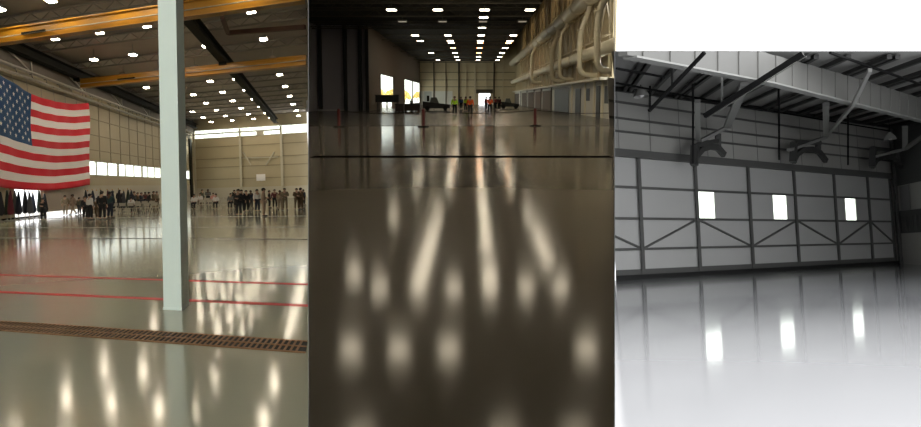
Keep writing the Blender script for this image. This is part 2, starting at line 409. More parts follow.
# hoop board on back wall
r = empty('basketball_hoop', H1.at(261, 182, b=B_B - 1.2)); tag(r, 'small white basketball backboard and hoop high in front of the back wall', 'basketball hoop')
q = H1.I @ r.location
b = MB(); b.box(H1, q.x - .9, q.x + .9, q.y, q.y + .06, q.z + .2, q.z + 1.3); wpart(b, 'backboard', m_white, r)
b = MB(); b.tube([H1.p(q.x + .4 * math.cos(t * PI / 6), q.y - .5 + .4 * math.sin(t * PI / 6), q.z + .35) for t in range(13)], .03, 6, cap=False); wpart(b, 'rim', m_white, r)
b = MB(); b.bar(H1.p(q.x, q.y + .06, q.z + .8), H1.p(q.x, B_B - .22, q.z + 1.2), .1); b.bar(H1.p(q.x, q.y + .06, q.z + .4), H1.p(q.x, B_B - .22, q.z + .1), .1); wpart(b, 'bracket', m_paleSteel, r)
# cross braces on the back wall
b = MB()
for x0, y0, x1_, y1_ in ((243, 152, 251, 165), (274, 152, 266, 165), (243, 158, 278, 157)):
    b.bar(H1.at(x0, y0, b=B_B - .25), H1.at(x1_, y1_, b=B_B - .25), .16)
b.build('wall_brace', m_creamL, wb1, origin=wb1.location)

# ------------------------------------------------------------------ flag stands
def lane(x, a):
    '''floor point seen in column x on the line a = const'''
    k = (x - CX) / F; q = H1.X * a + H1.Z * FL
    b_ = (k * q.y - q.x) / (H1.Y.x - k * H1.Y.y)
    return H1.p(a, b_, FL)
def flag_stand(x, ytop, ybase, cols, lab, grp):
    base = H1.at(x, ybase, c=FL) if ybase > 0 else lane(x, ybase)
    if ybase < 0: ybase = HY - F * base.z / base.y
    t = (H1.I @ base).y; hgt = (ybase - ytop) * base.y / F
    r = empty('flag_stand', base, H1.q); tag(r, lab, 'flag', grp)
    b = MB(); b.tube([(0, 0, .05), (0, 0, hgt - .1)], .03, 8); b.build('pole', m_paleSteel, r)
    b = MB(); b.tube([(0, 0, 0), (0, 0, .04), (0, 0, .08)], [.2, .18, .05], 12); b.build('base', m_housing, r)
    b = MB(); b.tube([(0, 0, hgt - .1), (0, 0, hgt - .03), (0, 0, hgt)], [.025, .05, .005], 8); b.build('finial', m_yellow, r)
    b = MB(); pts = []; rad = []; ph = random.random() * 6
    n = 12; rings = []
    for i in range(9):
        z = hgt - .12 - (hgt * .70) * i / 8; w = .05 + .27 * (i / 8) ** .8
        if i == 8: w *= .8
        rings.append([Vector((.04 + (w * (1 + .25 * math.sin(3 * 2 * PI * k / n + ph))) * math.cos(2 * PI * k / n) * .8, w * .55 * math.sin(2 * PI * k / n), z - .15 * (k % 3 == 0) * (i == 8))) for k in range(n)])
    b.add([v for q in rings for v in q], [(i * n + k, i * n + (k + 1) % n, (i + 1) * n + (k + 1) % n, (i + 1) * n + k) for i in range(8) for k in range(n)] , 0, True)
    b.add(rings[-1], [tuple(range(n))]); b.add(rings[0], [tuple(range(n - 1, -1, -1))])
    b.build('furled_flag', cols, r)
fcol = {'navy': mat('navy_cloth', (.015, .02, .035), .8), 'maroon': mat('maroon_cloth', (.12, .015, .025), .8), 'green': mat('dark_green_cloth', (.015, .03, .02), .8), 'grey': mat('grey_cloth', (.07, .075, .08), .8), 'black': mat('black_cloth', (.008, .008, .01), .8), 'pale': mat('pale_cloth', (.5, .48, .45), .8)}
for i, (x, yt, yb, c) in enumerate([(.8, 190, -26.7, 'black'), (7.3, 188.5, -26.7, 'green'), (11.0, 188.5, -26.1, 'maroon'), (15, 189, -26.7, 'grey'), (19, 190, -26.1, 'navy'), (25.3, 189, -26.7, 'black'), (29.5, 190.5, -26.1, 'grey'), (33.2, 191.5, -26.7, 'navy'), (39.2, 189, -26.1, 'green'), (44.8, 192, -26.2, 'black')]):
    flag_stand(x, yt, yb, fcol[c], f'furled {c} flag on a pole under the big flag, {ORD[i + 1]} from left', 'furled flags under the big flag')
for i, (x, yt, yb, c) in enumerate([(85.8, 188.5, 216, 'black'), (88.4, 190, 215, 'pale'), (93, 189, 215, 'navy'), (97.3, 189.5, 215, 'pale'), (101, 188.5, 214, 'black'), (108, 189, 214, 'maroon'), (113, 189, 213, 'navy'), (119.3, 188.3, 213, 'black'), (124, 189.5, 212, 'grey'), (128.3, 188.3, 212, 'green'), (131.5, 189, 212, 'navy')]):
    flag_stand(x, yt, yb, fcol[c], f'furled {c} flag on a pole behind the left crowd, {ORD[i + 1]} from left', 'furled flags behind the crowd')
b = MB(); b.bar(H1.p(-27.1, 43, FL + .085), H1.p(-27.1, 51, FL + .085), .1, .14, H1.Z); o = b.build('floor_rail', m_dark1); tag(o, 'low dark floor rail at the feet of the furled flags by the bright doorway', 'rail')

# ------------------------------------------------------------------ people
def skin(pts, edges, rad):
    me = bpy.data.meshes.new('s'); me.from_pydata(pts, edges, []); ob = bpy.data.objects.new('s', me); COL.objects.link(ob)
    mo = ob.modifiers.new('k', 'SKIN')
    for i, v in enumerate(me.skin_vertices[0].data):
        r = rad[i]; v.radius = r if isinstance(r, tuple) else (r, r); v.use_root = (i == 0)
    sb = ob.modifiers.new('s', 'SUBSURF'); sb.levels = 1
    dg = bpy.context.evaluated_depsgraph_get(); dg.update()
    ev = ob.evaluated_get(dg).to_mesh()
    V = [v.co.copy() for v in ev.vertices]; Fc = [tuple(p.vertices) for p in ev.polygons]
    bpy.data.objects.remove(ob); bpy.data.meshes.remove(me)
    return V, Fc
def lerp(a, b_, t): return Vector(a) * (1 - t) + Vector(b_) * t
def figure(pose):
    """local space: feet at z=0, facing -y, 1.75 m tall. returns dict of part MBs"""
    hip = {}; L = {}
    z0 = 0
    sit = pose == 'sit'
    ph = .63 if sit else .95
    lean = Vector((0, -.03, 0))
    J = {'pel': (0, 0, ph), 'wai': (0, .01, ph + .16), 'che': (0, 0, ph + .37), 'nek': (0, 0, ph + .53), 'hb': (0, -.01, ph + .60), 'hm': (0, -.02, ph + .68), 'ht': (0, -.01, ph + .76)}
    for s, sd in ((1, 'l'), (-1, 'r')):
        J['hp' + sd] = (s * .095, 0, ph - (0 if sit else .04))
        if sit: J['kn' + sd] = (s * .12, -.42, .60); J['an' + sd] = (s * .12, -.42, .09); J['to' + sd] = (s * .14, -.54, .035)
        elif pose == 'walk': J['kn' + sd] = (s * .09, -.12 if s > 0 else .04, .50); J['an' + sd] = (s * .09, -.20 if s > 0 else .30, .09 if s > 0 else .14); J['to' + sd] = (s * .10, -.36 if s > 0 else .20, .035)
        else: J['kn' + sd] = (s * .11, -.02, .50); J['an' + sd] = (s * .125, .02, .09); J['to' + sd] = (s * .15, -.13, .035)
        J['sh' + sd] = (s * .185, 0, ph + .46)
        if pose == 'fold': J['el' + sd] = (s * .26, -.03, ph + .19); J['wr' + sd] = (s * .03, -.20, ph + .20)
        elif sit: J['el' + sd] = (s * .25, -.08, ph + .19); J['wr' + sd] = (s * .12, -.30, ph + .11)
        elif pose == 'walk': J['el' + sd] = (s * .24, .10 * s, ph + .18); J['wr' + sd] = (s * .22, -.02 + .16 * s, ph - .05)
        else: J['el' + sd] = (s * .25, .03, ph + .17); J['wr' + sd] = (s * .25, -.03, ph - .07)
    if pose == 'fold': J['wrr'] = (.02, -.19, ph + .17)
    keys = list(J)
    def sub(names, edges, radii):
        return skin([J[n_] if isinstance(n_, str) else n_ for n_ in names], edges, radii)
    N = ['pel', 'wai', 'che', 'nek', 'hb', 'hm', 'ht', 'hpl', 'knl', 'anl', 'tol', 'hpr', 'knr', 'anr', 'tor', 'shl', 'ell', 'wrl', 'shr', 'elr', 'wrr']
    E_ = [(0, 1), (1, 2), (2, 3), (3, 4), (4, 5), (5, 6), (0, 7), (7, 8), (8, 9), (9, 10), (0, 11), (11, 12), (12, 13), (13, 14), (2, 15), (15, 16), (16, 17), (2, 18), (18, 19), (19, 20)]
    Rr = [(.15, .11), (.13, .10), (.16, .11), .06, (.07, .08), (.08, .10), (.065, .08), .085, .06, .045, .035, .085, .06, .045, .035, .06, .045, .03, .06, .045, .03]
    V, Fc = sub(N, E_, Rr)
    body = MB(); body.add(V, Fc, 0, True)
    hc = Vector(J['hm'])
    body.tube([hc + Vector((0, -.085, .02)), hc + Vector((0, -.12, -.015)), hc + Vector((0, -.09, -.03))], [.008, .018, .01], 6)     # nose
    for s in (1, -1):
        body.ball(hc + Vector((s * .088, .0, 0)), (.012, .025, .035), 6, 4)          # ear
        body.ball(hc + Vector((s * .033, -.092, .015)), .012, 6, 4, 1)             # eye
    body.box(None, hc.x - .025, hc.x + .025, hc.y - .10, hc.y - .085, hc.z - .055, hc.z - .047, 2)   # mouth
    for sd, s in (('l', 1), ('r', -1)):                                            # hands: palm, four fingers, thumb
        w = Vector(J['wr' + sd]); d = (w - Vector(J['el' + sd])).normalized()
        side = d.orthogonal().normalized(); side = (Vector((0, -1, 0)) - d * d.dot(Vector((0, -1, 0))))
        side = side.normalized() if side.length > .2 else Vector((1, 0, 0)); nrm = d.cross(side)
        body.tube([w - d * .01, w + d * .05, w + d * .095], [.027, .038, .036], 8)
        for k, ln in enumerate((.065, .078, .072, .055)):
            p0 = w + d * .085 + side * (.027 - .018 * k)
            body.tube([p0, p0 + d * ln * .5 + nrm * .004 * s, p0 + d * ln * .9 + nrm * .018 * s], [.009, .0085, .006], 5)
        p0 = w + d * .03 + side * .03; body.tube([p0, p0 + (d + side * .9).normalized() * .035, p0 + (d * 1.3 + side * .7).normalized() * .065], [.012, .011, .007], 5)
    out = {'body': body}
    # shirt
    Ns = ['pel', 'wai', 'che', 'nek', 'shl', 'ell', 'shr', 'elr']
    fl = [lerp(J['ell'], J['wrl'], .8), lerp(J['elr'], J['wrr'], .8)]
    V, Fc = sub(['wai', 'pel', 'che', lerp(J['che'], J['nek'], .75), 'shl', 'ell', fl[0], 'shr', 'elr', fl[1]], [(0, 1), (0, 2), (2, 3), (2, 4), (4, 5), (5, 6), (2, 7), (7, 8), (8, 9)], [(.155, .12), (.17, .125), (.185, .13), .075, .08, .062, .045, .08, .062, .045])
    b_ = MB(); b_.add(V, Fc, 0, True); out['shirt'] = b_
    al, ar = lerp(J['knl'], J['anl'], .92), lerp(J['knr'], J['anr'], .92)
    V, Fc = sub(['pel', 'hpl', 'knl', al, 'hpr', 'knr', ar], [(0, 1), (1, 2), (2, 3), (0, 4), (4, 5), (5, 6)], [(.165, .12), .11, .08, .062, .11, .08, .062])
    b_ = MB(); b_.add(V, Fc, 0, True); out['trousers'] = b_
    for sd in 'lr':
        b_ = MB(); A_ = Vector(J['an' + sd]); T = Vector(J['to' + sd]); base = min(A_.z, T.z)
        b_.tube([A_ + Vector((0, .05, -.045)), A_ + Vector((0, 0, -.03)), lerp(A_, T, .6) + Vector((0, 0, -.005)), T + Vector((0, -.04, .0))], [.03, .05, .045, .03], 8); out['shoe' + sd] = b_
    b_ = MB(); b_.ball(hc + Vector((0, .012, .022)), (.098, .112, .105), 12, 6, 0, 0, .55); b_.ball(hc + Vector((0, .045, -.01)), (.086, .075, .08), 10, 5); out['hair'] = b_
    return out
FIG = {p_: figure(p_) for p_ in ('stand', 'fold', 'walk', 'sit')}
m_skin = mat('skin', (.42, .25, .17), .6); m_skinD = mat('dark_skin', (.12, .06, .035), .6)
m_eye = mat('eye', (.03, .02, .02), .2); m_lip = mat('lip', (.25, .08, .07), .5)
HAIR = mat('dark_hair', (.012, .009, .007), .7)
m_shoe = mat('shoe_leather', (.012, .011, .01), .4)
CL = {'white': (.62, .60, .57), 'black': (.010, .010, .012), 'navy': (.015, .022, .04), 'tan': (.27, .21, .14), 'brown': (.10, .065, .035), 'beige': (.30, .215, .15), 'grey': (.14, .14, .13), 'olive': (.10, .10, .06), 'teal': (.02, .05, .06), 'red': (.25, .03, .03), 'orange': (.95, .13, .02), 'yellow': (.55, .85, .04), 'pink': (.6, .28, .25), 'maroon': (.10, .02, .025), 'khaki': (.20, .16, .10), 'blue': (.03, .07, .20), 'darkgrey': (.04, .04, .042)}
def cm(n_): return mat('cloth_' + n_, CL[n_], .8)
PM = {}
def pmesh(pose, part, h):
    k = (pose, part)
    if k not in PM:
        names = {'body': 'person', 'shoel': 'shoe', 'shoer': 'shoe'}
        o = FIG[pose][part].build(names.get(part, part), [m_skin, m_eye, m_lip] if part == 'body' else HAIR, origin=Vector((0, 0, 0)))
        PM[k] = o.data; bpy.data.objects.remove(o)
    return PM[k]
def person(h, x, yf, ytop, pose, top_, bottom, yaw, lab, grp, dark=False, vest=False, loc=None):
    base = loc or h.at(x, yf, c=FL)
    full = 1.33 if pose == 'sit' else 1.75
    sc = 1.04 * max(.8, min(1.15, (yf - ytop) * base.y / F / full))
    me = pmesh(pose, 'body', h)
    r = bpy.data.objects.new('person', me); COL.objects.link(r)
    r.location = base; r.rotation_mode = 'QUATERNION'; r.rotation_quaternion = h.q @ Quaternion((0, 0, 1), yaw); wd = 1.0 if pose == 'sit' else 1.16
    if pose == 'sit': sc = 1.0
    r.scale = (sc * wd, sc * wd, sc)
    tag(r, lab, 'person', grp)
    r.material_slots[0].link = 'OBJECT'; r.material_slots[0].material = m_skinD if dark else m_skin
    for part, m in (('shirt', cm(top_)), ('trousers', cm(bottom)), ('shoel', m_shoe), ('shoer', m_shoe), ('hair', HAIR)):
        o = bpy.data.objects.new({'shoel': 'shoe', 'shoer': 'shoe'}.get(part, part), pmesh(pose, part, h)); COL.objects.link(o); o.parent = r
        o.material_slots[0].link = 'OBJECT'; o.material_slots[0].material = m
        if part == 'shirt' and vest: o.name = 'safety_vest'
    return r
G = 'people gathered in the flag hall'
PPL = [
 (43.5, 221, 199, 'fold', 'black', 'black', 0, 'person in black standing at the end of the furled flags under the big flag'),
 (65.5, 215.3, 196, 'walk', 'khaki', 'tan', .5, 'person in khaki walking before the light gap under the flag, left one of two'),
 (73.2, 214.8, 195, 'walk', 'beige', 'beige', -.6, 'person in beige walking before the light gap under the flag, right one of two'),
 (85.3, 219.5, 197, 'stand', 'black', 'black', 1.2, 'person all in black at the left edge of the group left of the column'),
 (90.5, 220, 194.5, 'stand', 'white', 'black', 2.6, 'person in a white shirt and black trousers among dark figures left of the column'),
 (97.5, 219, 200, 'walk', 'brown', 'brown', .3, 'person in brown between the white shirt and the dark pair left of the column'),
 (102.6, 220, 192, 'stand', 'black', 'black', 3.0, 'tall person in black, left one of the dark pair left of the column'),
 (110.3, 218.6, 192.5, 'fold', 'teal', 'navy', 2.8, 'person in dark teal, right one of the dark pair left of the column'),
 (79.5, 214.5, 198, 'stand', 'olive', 'darkgrey', 2.8, 'person in olive seen small beside the wall right of the big flag'),
 (242, 213, 190.5, 'stand', 'black', 'black', .2, 'person in black, right one of the black pair in the middle of the right crowd'),
 (239, 216, 190, 'fold', 'black', 'black', -.3, 'person in black with near feet, left one of the black pair in the right crowd'),
 (246.5, 212, 191, 'stand', 'black', 'black', .8, 'person in black half hidden just right of the black pair'),
 (251, 208.5, 191, 'stand', 'navy', 'darkgrey', 1, 'person in navy standing back between the black pair and the white shirt'),
 (257.5, 212, 190, 'stand', 'white', 'navy', .9, 'person in a white shirt and navy trousers standing in the right crowd'),
 (264, 216.5, 189, 'fold', 'beige', 'beige', 1.7, 'person in beige standing nearest in the right crowd, beside the white shirt'),
 (269.5, 208, 191, 'stand', 'black', 'black', 2, 'person in black standing behind the one in beige'),
 (275, 208.5, 190, 'stand', 'maroon', 'black', .5, 'person in a maroon top and black trousers left of the tan pair'),
 (280.3, 210.5, 191, 'stand', 'tan', 'tan', 0, 'person in tan, left one of the tan pair at the right of the crowd'),
 (285, 210.5, 188.8, 'fold', 'khaki', 'khaki', .4, 'person in khaki, right one of the tan pair at the right of the crowd'),
 (297, 210, 189, 'fold', 'brown', 'brown', .6, 'person in brown, left one of the pair near the right end of the crowd'),
 (301, 209.5, 188.5, 'stand', 'brown', 'brown', 2.5, 'person in brown, right one of the pair near the right end of the crowd'),
 (303.8, 205.4, 190, 'stand', 'navy', 'black', 2.5, 'person in navy at the very right end of the crowd by the partition'),
 (113, 210.5, 191.5, 'stand', 'grey', 'black', 2, 'person in grey standing first behind the chairs left of the column'),
 (120, 209.5, 190.5, 'stand', 'black', 'black', 1, 'person in black standing behind the chairs, left of the white-shirted sitter'),
 (134.5, 208.8, 192, 'stand', 'darkgrey', 'black', 1.4, 'person in dark grey standing behind the chairs, right of the white-shirted sitter'),
 (138, 208.5, 193, 'stand', 'brown', 'black', 1.4, 'person in a brown top standing behind the chairs near the middle'),
 (141.8, 209.3, 193, 'fold', 'navy', 'navy', 1.4, 'person in navy standing behind the chairs, next to the brown top'),
 (145.6, 207.4, 192.5, 'stand', 'maroon', 'black', .4, 'person in a maroon top standing behind the chairs left of the column'),
 (149.4, 209.2, 192.5, 'stand', 'black', 'black', 2.4, 'person in black standing behind the chairs, right of the maroon top'),
 (154, 208, 191.8, 'fold', 'brown', 'brown', 1.4, 'person in brown behind the chairs, left one of the pair beside the column'),
 (157.2, 208, 192, 'stand', 'khaki', 'brown', 1.4, 'person in khaki behind the chairs, right one of the pair beside the column'),
 (202.5, 205.2, 190, 'stand', 'olive', 'olive', 1.4, 'person in olive standing behind the chairs just right of the column, left of two'),
 (208.3, 205.0, 189.8, 'fold', 'grey', 'black', .4, 'person in grey standing behind the chairs just right of the column, right of two'),
 (234.5, 207, 190.5, 'stand', 'black', 'black', 1.4, 'person in black standing behind the seated pair, left of the black pair'),
]
for k, q in enumerate(PPL): person(H1, *q[:8], G, dark=(k % 5 == 2))
# chairs
def make_chair():
    r = empty('folding_chair', (0, 0, 0))
    mw = mat('white_resin', (.42, .39, .31), .5)
    b = MB(); b.box(None, -.21, .21, -.21, .20, .43, .46); b.build('seat', mw, r)
    b = MB(); b.box(None, -.21, .21, .19, .22, .62, .86); b.build('backrest', mw, r)
    for s in (-1, 1):
        b = MB(); b.bar((s * .22, .26, 0), (s * .22, -.18, .45), .03); b.build('leg', mw, r)
        b = MB(); b.bar((s * .235, -.24, 0), (s * .235, .20, .88), .03); b.build('leg', mw, r)
    return r
ch0 = None
def chair(h, x, y, yaw, lab, grp):
    global ch0
    if ch0 is None: r = make_chair(); ch0 = (r, tree(r))
    else: r = dup(*ch0)
    r.location = h.at(x, y, c=FL); r.rotation_mode = 'QUATERNION'; r.rotation_quaternion = h.q @ Quaternion((0, 0, 1), yaw)
    r.scale = (1.05, 1.05, 1.05)
    tag(r, lab, 'chair', grp); return r
SIT = {('F', 2): ('white', 'black', 'person in a white shirt seated on the front chairs left of the column')}
for i in range(6):
    c_ = chair(H1, 115.5 + 8.0 * i, 214.2 - .12 * i, PI + .1, f'white folding chair in the front row left of the column, {ORD[i + 1]} from left', 'chairs left of the column')
    if i == 2: person(H1, 128, 213.9, 196, 'sit', 'white', 'darkgrey', PI + .1, 'person in a white shirt sitting in the front row of chairs left of the column', G, loc=c_.location.copy())
for i in range(6):
    chair(H1, 116 + 7.4 * i, 211.3 - .1 * i, PI + .1, f'white folding chair in the rear row left of the column, {ORD[i + 1]} from the left', 'chairs left of the column')
sitters = {0: ('white', 'black', 'person in a white shirt sitting right beside the column'), 3: ('white', 'black', 'person in a white top sitting alone on the chairs midway between column and black pair'), 5: ('grey', 'black', 'person in grey sitting on the right end of the chairs before the black pair')}
for i in range(6):
    c_ = chair(H1, 194.5 + 7.3 * i, 209.8 - .1 * i, .1, f'white folding chair in the front row right of the column, {ORD[i + 1]} from the left', 'chairs right of the column')
    if i in sitters: person(H1, 0, 209.5, 191.5, 'sit', sitters[i][0], sitters[i][1], .1, sitters[i][2], G, loc=c_.location.copy())
for i in range(7):
    c_ = chair(H1, 194 + 6.5 * i, 206.8 - .1 * i, .1, f'white folding chair in the rear row right of the column, {ORD[i + 1]} from the left', 'chairs right of the column')
    if i in (1, 3, 6): person(H1, 0, 207, 191.5, 'sit', {1: 'white', 3: 'pink', 6: 'darkgrey'}[i], 'brown' if i == 1 else 'grey', .1, {1: 'person in a white shirt and brown trousers sitting in the rear row near the column', 3: 'person in pink sitting in the rear row of chairs right of the column', 6: 'person in dark grey sitting in the rear row near the black pair'}[i], G, loc=c_.location.copy())

# ================================================================== HALL 2 (dark hall with ducts)
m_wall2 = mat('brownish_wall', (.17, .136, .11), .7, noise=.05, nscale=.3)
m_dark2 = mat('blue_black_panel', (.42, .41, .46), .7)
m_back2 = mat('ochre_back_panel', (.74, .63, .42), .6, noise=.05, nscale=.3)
m_rib2 = mat('ochre_rib', (.75, .66, .48), .6)
m_ribd2 = mat('dark_rib', (.09, .07, .045), .6)
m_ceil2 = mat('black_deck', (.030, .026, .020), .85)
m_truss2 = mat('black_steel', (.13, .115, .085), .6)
m_duct = mat('cream_duct', (.86, .80, .62), .45)
m_wallr2 = mat('yellowed_wall', (.55, .46, .28), .6, noise=.08, nscale=.5)
m_pale2 = mat('pale_office_panel', (.78, .76, .68), .6)
xa, ya = hit(H2, XL, 110, a=A_NL); xb, yb = hit(H2, XR, 110, a=A_R2 + .5)
def P2(c, ar=A_R2 + .5):
    xb, yb = hit(H2, XR, 110, a=ar)
    pts = [rp(XL, 1.0), (xa, ya)] + [(v.x, v.y) for v in (H2.p(A_NL, B_R, c), H2.p(A_L2, B_R, c), H2.p(A_L2, B_B2, c), H2.p(ar, B_B2, c))] + [(xb, yb), rp(XR, 1.0), (.3, -6), (-.2, -6)]
    return [Vector((x, y, H2.z(x, y, c))) for x, y in pts]
b = MB(); b.slab(P2(FL), -.2); struct(b, 'floor', m_floor2)
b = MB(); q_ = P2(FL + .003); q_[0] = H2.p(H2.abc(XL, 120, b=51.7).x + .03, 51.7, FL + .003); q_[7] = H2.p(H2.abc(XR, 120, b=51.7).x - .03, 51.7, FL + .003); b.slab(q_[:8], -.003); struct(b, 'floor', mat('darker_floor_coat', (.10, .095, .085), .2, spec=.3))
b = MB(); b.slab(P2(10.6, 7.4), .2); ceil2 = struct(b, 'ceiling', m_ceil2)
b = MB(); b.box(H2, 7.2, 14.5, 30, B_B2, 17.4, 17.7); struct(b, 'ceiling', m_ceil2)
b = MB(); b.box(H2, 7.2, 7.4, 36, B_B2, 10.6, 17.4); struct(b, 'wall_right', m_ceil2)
b = MB(); b.box(H2, 7.2, 13.3, B_B2, B_B2 + .3, 10.6, 17.5); struct(b, 'wall_back', m_back2)
b = MB(); wall_grid(H2, 'a', A_NL, -.3, H2.abc(XL, 110, a=A_NL).y, B_R, FL, 10.6, [], b); struct(b, 'wall_left', m_dark2)
b = MB(); b.box(H2, A_NL - .3, A_L2, B_R, B_R + .3, FL, 10.6); wr_ = struct(b, 'wall_return', m_dark2)
b = MB()
for a in (-22.5, -18.8, -16.6, -15.6): b.box(H2, a - .25, a + .25, B_R - .6, B_R, FL, 10.5)
struct(b, 'post', mat('dark_post', (.02, .02, .024), .6), wr_)
b = MB(); b.box(H2, A_NL, A_L2 - 3.5, B_R - .7, B_R - .62, FL + .02, FL + .22); struct(b, 'pale_kick_strip', mat('pale_strip', (.6, .6, .6), .5), wr_)
O2 = [(127.4, 147, .5, 3.95), (128.5, 144.5, FL + .05, -.75), (171.5, 219, -1.3, 4.2)]
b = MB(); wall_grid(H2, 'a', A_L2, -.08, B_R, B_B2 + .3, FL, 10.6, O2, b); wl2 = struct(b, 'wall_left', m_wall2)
for i, (u0, u1, c0, c1) in enumerate(O2):
    b = MB(); t = .35
    b.box(H2, A_L2 - .07, A_L2 + .03, u0 - t, u0, c0, c1); b.box(H2, A_L2 - .07, A_L2 + .03, u1, u1 + t, c0, c1); b.box(H2, A_L2 - .07, A_L2 + .03, u0 - t, u1 + t, c1, c1 + .12)
    if i == 2: b.box(H2, A_L2 - .07, A_L2 + .03, 193, 195.5, c0, c1)
    if i == 1: b.box(H2, A_L2 - .07, A_L2 + .03, 135.5, 137, c0, c1)
    w = struct(b, f'window_{i + 3}', m_wall2)
    b = MB(); b.box(H2, A_L2 - .05, A_L2 - .04, u0, u1, c0, c1); struct(b, 'window_pane', GLASS, w)
# back wall of hall 2
aO0, aO1 = H2.abc(478.8, 96, b=B_B2).x, H2.abc(490.2, 96, b=B_B2).x
b = MB(); wall_grid(H2, 'b', B_B2, .3, A_L2, 13.3, FL, 10.6, [(aO0, aO1, FL, 1.35)], b); wb2 = struct(b, 'wall_back', m_back2)
for x, ww, m in ((434, .35, m_ribd2), (446, .2, m_ribd2), (459, .5, m_ribd2), (475, .45, m_rib2), (494, .35, m_ribd2), (466, .15, m_rib2), (486, .15, m_rib2), (503, .2, m_rib2)):
    a = H2.abc(x, 90, b=B_B2).x
    b = MB(); b.box(H2, a - ww / 2, a + ww / 2, B_B2 - .4, B_B2, 1.6 if abs(x - 486) < 3 else FL, 10.4); struct(b, 'rib', m, wb2)
b = MB()
for c in (3.2, 5.2, 7.4): b.box(H2, A_L2, 12.3, B_B2 - .15, B_B2, c, c + .12)
b.box(H2, aO0 - .8, aO1 + .8, B_B2 - .45, B_B2 - .4, 1.35, 2.5); struct(b, 'girt', m_ribd2, wb2)
b = MB(); b.box(H2, A_L2, -6.0, B_B2 - .1, B_B2, FL, 2.0); struct(b, 'lower_panel', m_pale2, wb2)
dx0 = H2.abc(426.5, 98, b=B_B2).x
b = MB(); b.box(H2, dx0 - .6, dx0 + 1.5, B_B2 - .3, B_B2 - .1, FL, 1.9); d3 = struct(b, 'door_3', mat('white_door', (.5, .5, .47), .5))
b = MB(); b.box(H2, dx0 + .1, dx0 + .85, B_B2 - .34, B_B2 - .3, -1.0, .7); struct(b, 'door_window', m_dark1, d3)
# floor joints
def line2(name, b0, b1, m):
    mb = MB(); mb.box(H2, H2.abc(XL, 150, b=b0).x + .05, H2.abc(XR, 150, b=b0).x - .05, b0, b1, FL, FL + .004); struct(mb, name, m)
line2('trim_7', 24.0, 24.75, mat('black_joint', (.006, .005, .005), .9, spec=0)); line2('trim_8', 51.2, 51.7, mat('black_joint', (.008, .007, .006), .5))
# roof beams
for k, bb in enumerate((79.5, 83.5, 92, 105.5, 108, 128, 146, 161, 179, 195, 210)):
    r = truss(H2, (A_L2 + .2) if bb > B_R else max(A_NL + .2, max(aline(H2, XL, bb + d_, c) for d_ in (-.2, .2) for c in (9.6, 10.6)) + .2), 7.1, bb, 9.75, 10.5, 'roof_truss', m_truss2, 12)
    tag(r, f'black roof truss of the middle hall, {ORD[k + 1]} from the viewer', 'truss', 'roof trusses of the dark hall')
# lamps: (column a, b, kind)
CA = [-9.35, -4.05, 1.3, 6.5]
rows = [(87.75, 'wwww'), (123, 'wwww'), (134.8, 'wwww'), (139.7, '.woo'), (153.5, '.oow'), (170.4, 'wwow'), (186, '.www'), (201.6, 'wwww'), (101, 'dddd'), (76, '.www'), (69.5, '.www'), (63.5, '.w.w'), (58, 'www.'), (54, '.www'), (96, '..w.'), (110, '..w.')]
rows.sort()
for i, (bb, ks) in enumerate(rows):
    for j, kk in enumerate(ks):
        if kk == '.': continue
        if abs(CA[j]) / bb > .21: continue
        off = 0
        lamp(H2, 'l2' + kk, {'w': m_lens2, 'o': m_lens2o, 'd': m_lens2d}[kk], 1.05, 1.3, .6, H2.p(CA[j] + off, bb, 10.0), f'{ {"w": "lit white", "o": "glowing orange", "d": "unlit dim"}[kk]} middle-hall ceiling lamp, {ORD[min(i + 1, 15)] if i < 15 else "farthest"} row away, {ORD[j + 1]} from the left', 'ceiling lamps of the dark hall')
for i, (bb, aa) in enumerate(((29, -4.5), (29, 1.3), (29, 5.5), (20, -3), (20, 2.5), (11, -1.5), (11, 1.5), (40, -6.7), (40, -4.05), (40, -1.3), (40, 7.0), (53.5, -6.8), (53.5, -1.4), (53.5, 3.9))):  # the three nearest rows are unseen lamps added to light the floor
    aa = max(aline(H2, XL, bb + .8, 10) + .8, aline(H2, XL, bb - .8, 10) + .8, min(aa, aline(H2, XR, bb - .8, 10) - .8))
    lamp(H2, 'l2w', m_lens2, 1.05, 1.3, .6, H2.p(aa, bb, 10.0), f'lit white ceiling lamp, mirrored in or added over the near floor of the dark hall, {ORD[i + 1]}', 'near ceiling lamps of the dark hall')
for i, bb in enumerate((84, 100, 118, 138, 160, 185)):  # hidden lamps, added to brighten the dark wall over the ducts
    lamp(H2, 'l2y', mat('lit_amber_lens', (1, .9, .7), .5, emit=((1, .74, .42), 18)), 1.0, 1.6, .6, H2.p(9.6, bb, 16.6), f'hidden amber lamp added to light the wall above the ducts, {ORD[i + 1]} from the viewer', 'added lamps of the raised roof bay')
